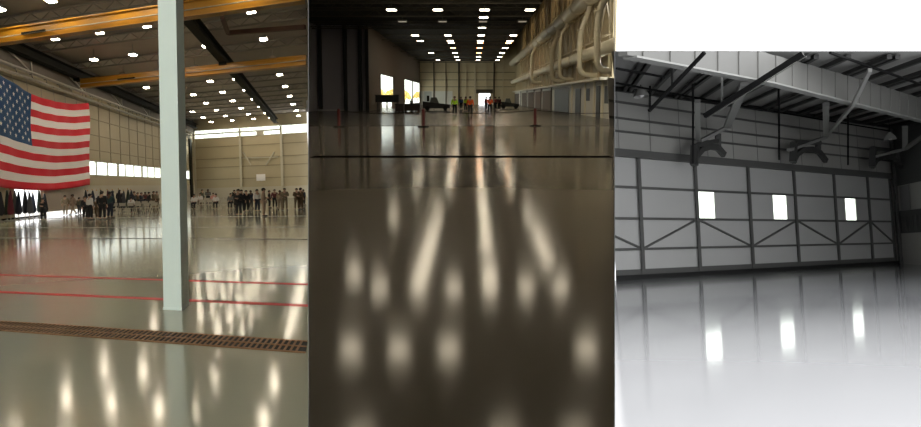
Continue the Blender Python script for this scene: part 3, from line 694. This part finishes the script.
# right side: office wall below, pale wall above, mezzanine
bS = H2.abc(XR, 100, a=A_R2).y + .2
b = MB(); b.box(H2, A_R2, A_R2 + .3, bS, B_B2, FL, 1.65); wr2 = struct(b, 'wall_right', m_pale2)
b = MB(); b.box(H2, A_R2 + .3, A_R2 + .6, bS + 3, B_B2, 1.65, 17.4); wru = struct(b, 'wall_right', m_wallr2)
b = MB(); k = bS + 4
while k < B_B2: b.box(H2, A_R2 + .12, A_R2 + .32, k, k + .3, 1.9, 17.2); k += 5.2
struct(b, 'post', m_rib2, wru)
b = MB(); b.box(H2, A_R2 - .8, A_R2 + .4, bS + 3, B_B2, 1.65, 1.9); struct(b, 'trim_9', m_duct)
m_open = mat('dark_opening', (.012, .013, .014), .5)
def bx_(x): return 12.3 * 750 / (x - 473.0 - 12.3 * 0) * .985
for i, (x0, x1_, c0, c1, nm, lab) in enumerate(((553, 567, FL, 1.3, 'service_door', 'wide dark grey door in the office wall of the dark hall'), (573.5, 578.5, FL, 1.1, 'service_door', 'narrow dark door in the office wall, second from the left'), (594, 597.5, FL, 1.2, 'service_door', 'tall black door gap in the office wall near the partition'))):
    b = MB(); bb0, bb1 = sorted((bx_(x0), bx_(x1_)))
    b.box(H2, A_R2 - .08, A_R2, bb0, bb1, c0, c1)
    o = b.build('door_panel', mat('grey_door', (.05, .055, .06), .5) if i == 0 else m_open, wr2, origin=wr2.location)
for x0, x1_, c0, c1 in ((602, 606.5, -.5, 1.1), (584, 587, -.3, 1.0)):
    b = MB(); bb0, bb1 = sorted((bx_(x0), bx_(x1_))); b.box(H2, A_R2 - .06, A_R2, bb0, bb1, c0, c1); b.build('window_pane', m_open, wr2, origin=wr2.location)
for x in (570, 583, 592, 600, 611, 550, 540, 533, 526, 520):
    b = MB(); bb0 = bx_(x); b.box(H2, A_R2 - .15, A_R2, bb0 - .3, bb0 + .3, FL, 1.65); b.build('post', m_duct if x > 560 else m_ribd2, wr2, origin=wr2.location)
for x0, x1_ in ((541, 549), (534, 539), (527, 532), (521, 525), (512, 518)):
    b = MB(); bb0, bb1 = sorted((bx_(x0), bx_(x1_))); b.box(H2, A_R2 - .05, A_R2, bb0, bb1, FL, 1.2); b.build('door_panel', m_wall2, wr2, origin=wr2.location)
# big duct, upper duct
aD = 11.3
def duct(a, c0, c1, rad, b0, b1, name, lab):
    r = empty(name, H2.p(a, b0, c0)); tag(r, lab, 'duct')
    b = MB(); b.tube([H2.p(a, b0, c0), H2.p(a, b1, c1)], rad, 20)
    nv = Vector((F, -(XR - CX), 0)).normalized(); dd = (b.v[20] - b.v[0]).normalized()
    for i in list(range(20)) + list(range(40, 60)): b.v[i] = b.v[i] + dd * ((-.04 - nv.dot(b.v[i])) / nv.dot(dd))
    wpart(b, 'pipe', m_duct, r)
    n = int((b1 - b0) / 9)
    for k in range(n):
        bb = b0 + 6 + 9 * k; c = c0 + (c1 - c0) * (bb - b0) / (b1 - b0)
        b = MB(); b.tube([H2.p(a, bb, c), H2.p(a, bb + .3, c)], rad + .06, 20); wpart(b, 'collar', m_duct, r)
bSd = H2.abc(XR, 100, a=aD).y + 1.2
duct(11.5, 4.3, 4.6, .58, bSd + 1, B_B2 - .5, 'main_duct', 'big cream horizontal duct passing behind the vertical pipes of the dark hall')
duct(11.3, 9.7, 9.9, .8, bSd + 6, B_B2 - .5, 'upper_duct', 'long cream duct high along the right wall, above the vertical pipes')
def vpipe(x, ytop, ybot, rad, lab):
    a = 10.35; P0 = H2.abc(x, ytop, a=a); P1_ = H2.abc(x, ybot, a=a); bb = (P0.y + P1_.y) / 2; ct, cbm = P0.z, P1_.z
    cbm = max(cbm, 2.12 + rad)
    ct = min(ct, 7.9); cD = 9.7 + .2 * max(0, bb - 66) / 155 - .92
    ax = min(11.2, H2.abc(XR, 100, b=bb).x - rad - .12); af = min(A_R2 - .22, H2.abc(XR, 100, b=bb).x - rad - .12)
    pts = [H2.p(ax, bb, cD), H2.p(ax, bb, cD - .25), H2.p((a + ax) / 2, bb, ct + .3), H2.p(a, bb, ct - .2), H2.p(a, bb, cbm + .5), H2.p(a + .15, bb, cbm + .15), H2.p(a + .5, bb, cbm - .1), H2.p((a + .5 + af) / 2, bb, cbm - .15), H2.p(af, bb, cbm - .15)]
    # round the corners
    fine = []
    for i in range(len(pts) - 1):
        for t in (0, .5): fine.append(pts[i].lerp(pts[i + 1], t))
    fine.append(pts[-1])
    for _ in range(2): fine = [fine[0]] + [(fine[i - 1] + fine[i] * 2 + fine[i + 1]) / 4 for i in range(1, len(fine) - 1)] + [fine[-1]]
    r = empty('vertical_pipe', H2.p(a, bb, cbm)); tag(r, lab, 'pipe', 'vertical pipes of the dark hall')
    b = MB(); b.tube(fine, rad, 14); wpart(b, 'pipe', m_duct, r)
    for c in (cbm + .6, (ct + cbm) / 2, ct - .3):
        b = MB(); b.tube([H2.p(a, bb, c - .06), H2.p(a, bb, c + .06)], rad + .05, 14); wpart(b, 'flange', m_duct, r)
vpipe(531.5, 52, 82, .3, 'slim cream vertical pipe furthest back, left end of the pipe row')
vpipe(551.5, 45, 80, .28, 'short cream vertical pipe, second from the left of the pipe row')
vpipe(559.5, 34, 78, .2, 'thin cream vertical pipe with a slanted top, middle of the pipe row')
vpipe(579.5, 27, 76, .24, 'cream vertical pipe with curved foot, second from the partition')
vpipe(597, 8, 76, .28, 'thickest cream vertical pipe, nearest the partition')
# lattice truss along the right wall between the ducts
r = empty('wall_truss', H2.p(11.9, bSd, 5)); tag(r, 'cream triangulated lattice truss along the wall behind the pipes', 'truss')
b0_ = H2.abc(XR, 100, a=12.2).y + 1.2
for c in (5.6, 8.9):
    b = MB(); b.bar(H2.p(12.0, b0_, c), H2.p(12.0, 200, c), .14); wpart(b, 'chord', m_rib2, r)
b = MB(); k = b0_
while k < 190:
    b.bar(H2.p(12.0, k, 5.6), H2.p(12.0, k + 3, 8.9), .1); b.bar(H2.p(12.0, k + 3, 8.9), H2.p(12.0, k + 6, 5.6), .1); k += 6
wpart(b, 'web', m_rib2, r)
# hand rail along the mezzanine
# barriers
st_pos = []
for i, (x, y) in enumerate(((339, 127), (423.5, 127), (535, 126))):
    base = H2.at(x, y, c=FL + .005)
    r = empty('barrier_post', base, H2.q); tag(r, ('red barrier post standing left before the dark wall', 'red barrier post standing in the middle before the parked equipment', 'red barrier post standing right before the office wall')[i], 'barrier post', 'red barrier posts')
    b = MB(); b.tube([(0, 0, .06), (0, 0, 1.15)], .10, 12); b.build('post', mat('barrier_red', (.20, .045, .045), .6), r)
    b = MB(); b.tube([(0, 0, 0), (0, 0, .05), (0, 0, .08)], [.38, .36, .1], 16); b.build('base', m_dark1, r)
    b = MB(); b.tube([(0, 0, 1.1), (0, 0, 1.15), (0, 0, 1.2)], [.08, .09, .04], 12); b.build('cap', mat('barrier_red', (.20, .045, .045), .6), r)
    st_pos.append(base + H2.Z * 1.05)
for i in range(2):
    b = MB(); p_, q_ = st_pos[i], st_pos[i + 1]; u_ = (q_ - p_).normalized() * .125; p_ = p_ + u_; q_ = q_ - u_
    b.tube([p_.lerp(q_, t / 10) - H2.Z * .18 * math.sin(PI * t / 10) for t in range(11)], .02, 6)
    o = b.build('barrier_rope', m_dark1); tag(o, ('thin dark barrier rope between the left and middle red posts', 'thin dark barrier rope between the middle and right red posts')[i], 'rope')
b = MB(); q_ = H2.at(613, 113, b=51.4); p_ = st_pos[2] + Vector((.125, 0, 0)); b.tube([p_, p_.lerp(q_, .5) - H2.Z * .12, q_], .02, 6); o = b.build('barrier_rope', m_dark1); tag(o, 'thin dark barrier rope from the right red post to the partition', 'rope')
# people of hall 2
G2 = 'people in safety vests in the dark hall'
person(H2, 454.6, 115, 96.5, 'stand', 'yellow', 'black', .3, 'person in a lime yellow safety vest and black trousers standing leftmost in the dark hall', G2, vest=True)
person(H2, 470.2, 116, 95.7, 'stand', 'orange', 'darkgrey', 2.8, 'person in an orange safety vest beside the yellow-green one, left of the bright opening', G2, vest=True)
person(H2, 465.8, 111.5, 96.8, 'stand', 'yellow', 'black', -.6, 'person in a yellow-green vest half hidden behind the left orange vest', G2, vest=True)
person(H2, 489.8, 114, 95.8, 'fold', 'orange', 'black', 3.0, 'person in an orange safety vest and black trousers before the bright opening', G2, vest=True)
person(H2, 486, 110.5, 96.5, 'stand', 'red', 'darkgrey', 1.0, 'person in a red top partly behind the right orange vest', G2)
person(H2, 495.5, 110, 96.5, 'fold', 'red', 'black', -1.0, 'person in a red top, left one of the pair right of the bright opening', G2)
person(H2, 499, 110.5, 96.3, 'stand', 'maroon', 'black', .6, 'person in a dark maroon top, rightmost of the people in the dark hall', G2)
person(H2, 461, 110, 97.5, 'stand', 'blue', 'black', .6, 'person in a blue jacket between the two front vests, standing back', G2)
person(H2, 411.5, 109, 99, 'stand', 'black', 'black', .6, 'small person in black against the bright left opening', G2)
# parked equipment
m_eq = mat('dark_equipment', (.02, .019, .02), .5); m_eqb = mat('brown_crate', (.05, .033, .028), .6); m_tire = mat('tyre', (.01, .01, .01), .8)
def equip(x0, x1_, ytop, yb, lab, cat, name, kind):
    base = H2.at((x0 + x1_) / 2, yb, c=FL + .005); w = (x1_ - x0) * base.y / F; hh = (yb - ytop) * base.y / F
    r = empty(name, base, H2.q); tag(r, lab, cat)
    if kind == 'trailer':
        b = MB(); b.box(None, -w / 2, w / 2, -1.2, 1.2, hh * .55, hh); b.build('body', m_eq, r)
        for s in (-1, 1):
            for t in (-1, 1):
                b = MB(); b.bar((s * w * .42, t * 1.0, 0), (s * w * .42, t * 1.0, hh * .55), .12); b.build('leg', m_eq, r)
        b = MB(); b.box(None, -w / 2 - .1, w / 2 + .1, -1.3, 1.3, hh, hh + .08); b.build('lid', m_eqb, r)
    elif kind == 'crate':
        b = MB(); b.box(None, -w / 2, w / 2, -1, 1, .12, hh); b.build('box', m_eqb, r)
        for s in (-1, 0, 1):
            b = MB(); b.box(None, s * w * .42 - .1, s * w * .42 + .1, -1, 1, 0, .12); b.build('skid', m_eq, r)
        b = MB(); b.box(None, -w / 2 - .04, w / 2 + .04, -1.04, 1.04, hh - .1, hh + .02); b.build('lid', m_eq, r)
    else:
        b = MB(); b.hexa([Vector(v) for v in ((-w / 2, -1, .35), (w / 2, -1, .35), (w / 2, 1, .35), (-w / 2, 1, .35), (-w / 2, -1, hh * .7), (w / 2, -1, hh * .45), (w / 2, 1, hh * .45), (-w / 2, 1, hh * .7))]); b.build('body', m_eq, r)
        b = MB(); b.hexa([Vector(v) for v in ((-w * .25, -.8, hh * .55), (w * .1, -.8, hh * .5), (w * .1, .8, hh * .5), (-w * .25, .8, hh * .55), (-w * .2, -.7, hh), (0, -.7, hh), (0, .7, hh), (-w * .2, .7, hh))]); b.build('cab', mat('grey_cab', (.12, .13, .11), .4), r)
        for s in (-1, 1):
            for t in (-1, 1):
                b = MB(); b.tube([(s * w * .33, t * .8, .35), (s * w * .33, t * 1.05, .35)], .35, 14); b.build('wheel', m_tire, r)
    return r
equip(376.5, 399.5, 95.5, 110.8, 'black box trailer on legs standing before the left windows', 'trailer', 'box_trailer', 'trailer')
equip(396, 404, 104, 112, 'small brown crate on skids just right of the box trailer', 'crate', 'crate', 'crate')
equip(405, 420, 104.2, 111.5, 'long brown crate on skids before the wide left opening', 'crate', 'crate', 'crate')
equip(423, 450, 97.5, 110.5, 'dark low towing vehicle with grey cab left of the yellow vest', 'vehicle', 'tow_tractor', 'tug')
equip(500, 519, 98.5, 108.5, 'dark low towing vehicle beside the office wall, right of the red tops', 'vehicle', 'tow_tractor', 'tug')
# trees outside the left openings
m_leaf = mat('autumn_leaf', (.55, .38, .10), .8, noise=.4, nscale=1.2); m_bark = mat('bark', (.12, .08, .05), .9)
for i, (a, bb, hh) in enumerate(((-29, 236, 4.6), (-28.5, 268, 5.0), (-27, 300, 4.6), (-31, 330, 5.0), (-25.5, 345, 4.8))):
    base = H2.p(a, bb, FL)
    r = empty('tree', base, H2.q); tag(r, ('yellow autumn tree seen through the left square window, nearer one', 'yellow autumn tree seen through the left square window, further one', 'autumn tree seen through the left pane of the wide opening', 'autumn tree seen between the panes of the wide opening', 'autumn tree seen through the right pane of the wide opening')[i], 'tree', 'autumn trees outside')
    b = MB(); b.tube([(0, 0, 0), (.1, 0, hh * .6)], [.25, .15], 8); b.build('trunk', m_bark, r)
    b = MB()
    for k in range(14): b.ball((random.uniform(-1.8, 1.8), random.uniform(-3, 3), hh * random.uniform(.4, .85)), random.uniform(.7, 1.2), 8, 5)
    b.build('crown', m_leaf, r)
b = MB(); b.box(H2, -30, A_L2 - .2, 150, 420, FL - .5, FL - .1); struct(b, 'floor', MATS['outdoor_concrete'])

# ================================================================== HALL 3 (sliding door hall)
m_p3 = mat('grey_door_sheet', (.56, .56, .55), .55, noise=.03, nscale=.4)
m_fr3 = mat('dark_grey_frame', (.12, .12, .115), .5)
m_hd3 = mat('header_sheet', (.46, .455, .43), .6)
m_bl3 = mat('black_steel_rod', (.008, .008, .008), .8, spec=.1)
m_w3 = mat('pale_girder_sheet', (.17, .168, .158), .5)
m_w3b = mat('white_strut', (.30, .30, .285), .45)
m_rf3 = mat('roof_sheet', (.42, .415, .40), .6)
B3 = 47.86; A3R = 42.6
aS3 = H3.abc(XR, 250, b=B3).x
x3, y3 = hit(H3, XR, 250, b=B3)
pts = [rp(XR, 1.0), (x3, y3)] + [(v.x, v.y) for v in (H3.p(A3R, B3, FL), H3.p(A3R, -16, FL))] + [(.3, -6)]
b = MB(); b.slab([Vector((x, y, H3.z(x, y, FL))) for x, y in pts], -.2); struct(b, 'floor', m_floor3)
# hangar door: a thing with leaves
WN = [(12.45, 14.35, 2.2, 4.22), (22.0, 23.95, 2.2, 4.22), (33.3, 35.15, 2.2, 4.22)]
b = MB(); wall_grid(H3, 'b', B3, .12, aS3, 42.6, -1.6, 6.3, WN, b); d = struct(b, 'door_1', m_p3)
for a in (6.15, 12.25, 18.8, 25.25, 31.6, 37.55, 41.85):
    b = MB(); b.box(H3, a - .17, a + .17, B3 - .28, B3, -1.6, 6.3); struct(b, 'door_post', m_fr3, d)
for c, t in ((4.25, .08), (2.15, .08), (.1, .08), (-1.45, .2)):
    b = MB(); b.box(H3, aS3, 41.9, B3 - .2, B3, c - t, c + t); struct(b, 'door_rail', m_fr3, d)
xs = [aS3 - 2.8 + .0, 6.15, 12.25, 18.8, 25.25, 31.6, 37.55, 41.85]
for i in range(7):
    up = (i % 2 == 1); u, v = xs[i], xs[i + 1]
    z0, z1 = (.1, 2.15) if up else (2.15, .1)
    if i == 0: u = aS3; z0 = 1.0
    b = MB(); b.bar(H3.p(u, B3 - .12, z0), H3.p(v, B3 - .12, z1), .12, .12); struct(b, 'door_brace', m_fr3, d)
for i, (u0, u1, c0, c1) in enumerate(WN):
    b = MB(); t = .09
    b.box(H3, u0 - t, u0, B3 - .06, B3 + .12, c0, c1); b.box(H3, u1, u1 + t, B3 - .06, B3 + .12, c0, c1); b.box(H3, u0 - t, u1 + t, B3 - .06, B3 + .12, c1, c1 + t); b.box(H3, u0 - t, u1 + t, B3 - .06, B3 + .12, c0 - t, c0)
    w = struct(b, f'window_{i + 6}', m_hd3)
    b = MB(); b.box(H3, u0, u1, B3 + .05, B3 + .07, c0, c1); struct(b, 'window_pane', GLASS, w)
b = MB(); b.box(H3, aS3, 43, B3 - .5, B3 + .3, -1.9, -1.6); struct(b, 'baseboard_back', mat('dark_track', (.02, .02, .02), .5))
# header above the door
b = MB(); b.box(H3, aS3, A3R, B3, B3 + .3, 6.3, 11.6); hd = struct(b, 'wall_back', m_hd3)
b = MB(); b.box(H3, aS3, A3R, B3 - .6, B3, 6.25, 6.75); struct(b, 'track_beam', m_fr3, hd)
for c in (8.0, 8.9, 10.0):
    b = MB(); b.box(H3, aS3, A3R, B3 - .15, B3, c - .07, c + .07); struct(b, 'girt', m_fr3, hd)
b = MB(); k = aS3 + .8
while k < A3R: b.box(H3, k, k + .07, B3 - .05, B3, 6.8, 11.2); k += 3.2
struct(b, 'sheet_seam', mat('sheet_seam', (.24, .24, .225), .6), hd)
b = MB(); b.bar(H3.at(615.5, 87.5, b=B3 - .3), H3.at(935, 132, b=B3 - .3), .35, .45); struct(b, 'eave_beam', mat('dark_eave', (.03, .03, .03), .5), hd)
# right side wall
b = MB(); b.box(H3, A3R, A3R + .3, 9.0, B3 + .3, FL, 11.6); wr3 = struct(b, 'wall_right', m_hd3)
b = MB(); b.box(H3, A3R - .1, A3R, 30, B3, 1.0, 1.25); b.box(H3, A3R - .1, A3R, 30, B3, 2.5, 3.1); b.box(H3, A3R - .06, A3R, 30, B3, 1.25, 2.5); b.box(H3, A3R - .1, A3R, 30, B3, 5.5, 11.2); struct(b, 'dark_band', mat('dark_band', (.09, .092, .09), .6), wr3)
b = MB(); k = 41.0
while k < B3: b.box(H3, A3R - .16, A3R - .06, k, k + .15, 1.2, 2.6); k += .75
b.box(H3, A3R - .5, A3R, B3 - 1.0, B3 - .55, FL, 11); struct(b, 'post', m_fr3, wr3)
b = MB(); b.box(H3, A3R - .16, A3R - .1, 44.3, 46.3, 3.1, 5.4); struct(b, 'pale_panel', mat('grey_wall_panel', (.25, .25, .25), .5), wr3)
# roof
YF = 34.6; ZF = (HY - 51) / F * YF
e0 = H3.at(614.9, 87, b=B3); e1 = H3.at(921, 130, b=B3); e2 = e1 + (e1 - e0) * .06
poly = [e0, e2, Vector((40.5, YF, ZF)), Vector(((XR + .3 - CX) / F * YF, YF, ZF))]
b = MB()
P = poly + [p + Vector((0, 0, .0)) for p in poly]
top_ = [p + Vector((0, 2.0 if i > 1 else 0, .12 if i < 2 else .0)) for i, p in enumerate(poly)]
lift = [Vector((0, 0, .12)), Vector((0, 0, .12)), Vector((0, .8, .12)), Vector((0, .8, .12))]
b.hexa([poly[0], poly[3], poly[2], poly[1]] + [poly[0] + lift[0], poly[3] + lift[3], poly[2] + lift[2], poly[1] + lift[1]])
rf = struct(b, 'ceiling', m_rf3)
def zroof(x, y):
    # height of the roof underside, interpolated between front edge and eave line
    t = (x - e0.x) / (e1.x - e0.x); ye = e0.y + (e1.y - e0.y) * t; ze = e0.z + (e1.z - e0.z) * t
    s_ = (y - YF) / (ye - YF); return ZF + (ze - ZF) * max(0, min(1, s_))
dp = Vector((116.5, 750, 0)).normalized()
for k in range(17):
    for off in ((0, .55) if k % 2 == 0 else (0,)):
        p0 = e0.lerp(e1, 0) + (e1 - e0).normalized() * (.9 + 2.65 * k + off)
        t = (p0.y - YF - .6) / dp.y; q0 = p0 - dp * t
        if q0.x / q0.y < (XR + 1 - CX) / F:
            # stop where the partition runs
            s_ = 0
            for j in range(100):
                q1_ = p0 - dp * (t * j / 100)
                if q1_.x / q1_.y < (XR + 1.5 - CX) / F: break
                q0 = q1_
        b = MB(); n_ = 8; pl = []
        for j in range(n_ + 1):
            v = p0.lerp(q0, j / n_); v.z = zroof(v.x, v.y) - .16; pl.append(v)
        pass
        for j in range(n_): b.bar(pl[j], pl[j + 1], .22, .22)
        struct(b, 'purlin', mat('dark_purlin', (.025, .025, .024), .5), rf)
# tapered sheet-clad girder
g = empty('roof_girder', (17, 37, 4.7)); tag(g, 'big pale sheet-clad girder running diagonally under the roof of the door hall', 'girder')
dxy = Vector((15.1, 14.8, 0)); GP = Vector((13.9, 33.9, 0))
def gpt(t): return GP + dxy * t
ts = [-.55 + i * (1.2 + .55) / 40 for i in range(41)]
def gz(t):
    v = gpt(t); return min(zroof(v.x, v.y) - .31 if v.y > YF else ZF - .31, (HY - 51.3) / F * v.y)
def gb(t): return 4.62 + .23 * min(1, max(0, (t + .55) / .55)) - .13 * max(0, t)
nrm = Vector((dxy.y, -dxy.x, 0)).normalized()
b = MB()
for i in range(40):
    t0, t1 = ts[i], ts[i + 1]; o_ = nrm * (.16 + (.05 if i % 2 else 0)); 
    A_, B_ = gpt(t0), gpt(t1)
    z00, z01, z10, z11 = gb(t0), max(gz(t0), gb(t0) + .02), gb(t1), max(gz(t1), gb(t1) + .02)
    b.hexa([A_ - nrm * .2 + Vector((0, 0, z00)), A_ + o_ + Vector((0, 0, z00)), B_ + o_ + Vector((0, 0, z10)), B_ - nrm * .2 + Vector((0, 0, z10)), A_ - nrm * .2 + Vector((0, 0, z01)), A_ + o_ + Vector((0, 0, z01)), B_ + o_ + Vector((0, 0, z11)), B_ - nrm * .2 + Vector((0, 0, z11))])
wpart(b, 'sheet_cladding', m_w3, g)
b = MB()
b.bar(gpt(-.53) + Vector((0, 0, gb(-.53) - .02)), gpt(0) + Vector((0, 0, gb(0) - .02)), .55, .07); b.bar(gpt(0) + Vector((0, 0, gb(0) - .02)), gpt(1.2) + Vector((0, 0, gb(1.2) - .02)), .55, .07)
wpart(b, 'bottom_flange', m_w3b, g)
# struts and curved brackets by the door header
def P3(x, y, bb=45.5): return H3.at(x, y, b=bb)
def lim(p, zl=5.5, al=41.7):
    k = 1.0
    if p.z > zl: k = zl / p.z
    a_ = (H3.I @ p).x
    if a_ * k > al: k = al / a_
    return k
def Pb(x, y):
    p = P3(x, y); return p * lim(p)
sets = [
 ('left', [((697.5, 101), (698, 139), .55), ((700, 141), (727, 127), .5), ((727, 127), (745, 84), .75), ((722, 78), (722, 103), .18)], [(694, 165), (696, 156), (702, 149), (710, 146.5), (718, 148), (724, 155)], [(718, 134), (718, 148)]),
 ('middle', [((826, 104), (826, 136), .65), ((789, 150), (826, 137), .6), ], [(793, 162), (797, 154), (803, 149.5), (811, 149), (819, 152), (826, 161)], [(818, 141), (818, 150)]),
 ('right', [((905, 127), (905, 149), .7), ((872, 157), (905, 149), .6), ((905, 149), (925, 135), .6)], [(872, 167), (876, 160), (882, 156.5), (889, 157), (896, 160), (901, 167)], [(897, 152), (897, 160)]),
]
for nm, bars, arch, stub in sets:
    r = empty('curved_bracket', Pb(*arch[0])); tag(r, f'dark curved bracket with pale struts above the big door, {nm} one of three', 'bracket', 'curved brackets above the big door')
    for p_, q_, w in bars:
        b = MB(); b.bar(Pb(*p_), Pb(*q_), w * .62, .22); wpart(b, 'strut', m_w3b, r)
    b = MB(); pp = [Pb(*q_) for q_ in arch]
    for i in range(len(pp) - 1): b.bar(pp[i], pp[i + 1], .32, .4)
    b.bar(Pb(*arch[0]), Pb(arch[0][0] + 1, arch[0][1] - 19), .5); b.bar(Pb(*stub[0]), Pb(*stub[1]), .35); b.bar(Pb(arch[0][0], arch[0][1] - 19), Pb(arch[3][0] + 9, arch[3][1] - 6), .3)
    wpart(b, 'arch', mat('dark_bracket', (.055, .055, .053), .5), r)
def wy(x, y, Y): return ray(x, y) * (Y / F)
def rod(name, pts_, w, lab, cat='rod', m=m_bl3):
    b = MB()
    for i in range(len(pts_) - 1): b.bar(pts_[i], pts_[i + 1], w)
    o = b.build(name, m); tag(o, lab, cat); return o
rod('sloping_rail', [wy(649, 111, 29.8), wy(704.5, 52.5, 27.0)], .11, 'black sloping rail hanging under the roof left of the girder', 'rail')
g2 = empty('hoist_rail', P3(705, 117, 46)); tag(g2, 'thick black twin rail with a pale edge crossing in front of the big girder', 'rail')
b = MB(); b.bar(wy(704.5, 116, 34), wy(803, 53.5, 31), .2); b.build('rail', m_bl3, g2, origin=g2.location)
b = MB(); b.bar(wy(708, 117.5, 34), wy(806, 56.5, 31), .03); b.build('edge_pipe', m_w3, g2, origin=g2.location)
rod('pipe_run', [p * lim(p, 5.7) for p in (P3(616.5, 68.5, 44), P3(664, 77, 44))], .1, 'thin black pipe across the roof above the hanging lamp', 'pipe')
rod('pipe_run', [p * lim(p, 5.85) for p in (P3(616.5, 83, 44), P3(716, 101.5, 44), P3(800, 116, 44), P3(890, 131, 44))], .1, 'long thin black pipe below the pale girder along the eave', 'pipe')
rod('cable_run', [wy(830, 52.5, 33.2), wy(921, 84.5, 42)], .1, 'black cable crossing the upper right corner under the roof', 'cable')
for i, (x, ya_, yb_) in enumerate(((650, 86, 111), (672, 66, 88), (693, 84, 163), (779, 98, 160), (848, 113, 165), (778.5, 86, 100))):
    kz = lim(P3(x, ya_, 45), 5.75)
    rod('hanger_rod', [P3(x, ya_, 45) * kz, P3(x, yb_, 45) * kz], .09, f'thin black vertical hanger rod, {ORD[i + 1]} of six below the door-hall roof', 'rod').__setitem__('group', 'hanger rods of the door hall')
mid = [o for o in COL.objects if o.name.startswith('curved_bracket') and 'middle' in o['label']][0]
pl = [Pb(828.5, 134), wy(853, 105, 40.3), wy(870, 70, 36.2)]
b = MB(); b.bar(pl[0], pl[1], .18); b.bar(pl[1], pl[2], .18); wpart(b, 'long_strut', m_w3b, mid)
for i, (x, y) in enumerate(((641, 92), (890, 136))):
    base = P3(x, y, 42)
    r = empty('pendant_lamp', base, H3.q); tag(r, ('round pendant lamp hanging at the upper left of the door hall', 'round pendant lamp hanging near the right curved bracket')[i], 'lamp')
    b = MB(); b.tube([(0, 0, -.3), (0, 0, 0), (0, 0, .25), (0, 0, .35)], [.5, .38, .15, .08], 16, cap=False); b.build('shade', mat('lamp_shade_grey', (.35, .35, .33), .4), r)
    b = MB(); b.ball((0, 0, -.12), (.2, .2, .22), 10, 6); b.build('bulb', m_white, r)
    b = MB(); b.tube([(0, 0, .34), (0, 0, max(.4, zroof(base.x, base.y) - base.z - .34))], .03, 6); b.build('cord', m_bl3, r)

# ================================================================== light
w = bpy.data.worlds.new('overcast'); SC.world = w; w.use_nodes = True
w.node_tree.nodes['Background'].inputs[0].default_value = (.97, .985, 1, 1); w.node_tree.nodes['Background'].inputs[1].default_value = 2.8
s = bpy.data.lights.new('hazy_sun', 'SUN'); s.energy = 19; s.angle = math.radians(30); s.color = (1, .99, .97)
so = bpy.data.objects.new('hazy_sun', s); COL.objects.link(so)
el = math.radians(28); dv = Vector((-.45, -math.cos(el), -math.sin(el)))   # light comes over the far roof towards the viewer
so.rotation_mode = 'QUATERNION'; so.rotation_quaternion = dv.to_track_quat('-Z', 'Y'); so.location = (20, 90, 60)
# ================================================================== camera
cd = bpy.data.cameras.new('camera'); cam = bpy.data.objects.new('camera', cd); COL.objects.link(cam)
cd.sensor_fit = 'HORIZONTAL'; cd.sensor_width = 36; cd.lens = F / 921 * 36
cd.shift_y = (HY - 213.5) / 921; cd.clip_start = .05; cd.clip_end = 2000
cam.location = (0, 0, 0); cam.rotation_euler = (PI / 2, 0, 0)
SC.camera = cam
SC.view_settings.view_transform = 'Standard'; SC.view_settings.look = 'None'; SC.view_settings.gamma = 1; SC.view_settings.exposure = 0
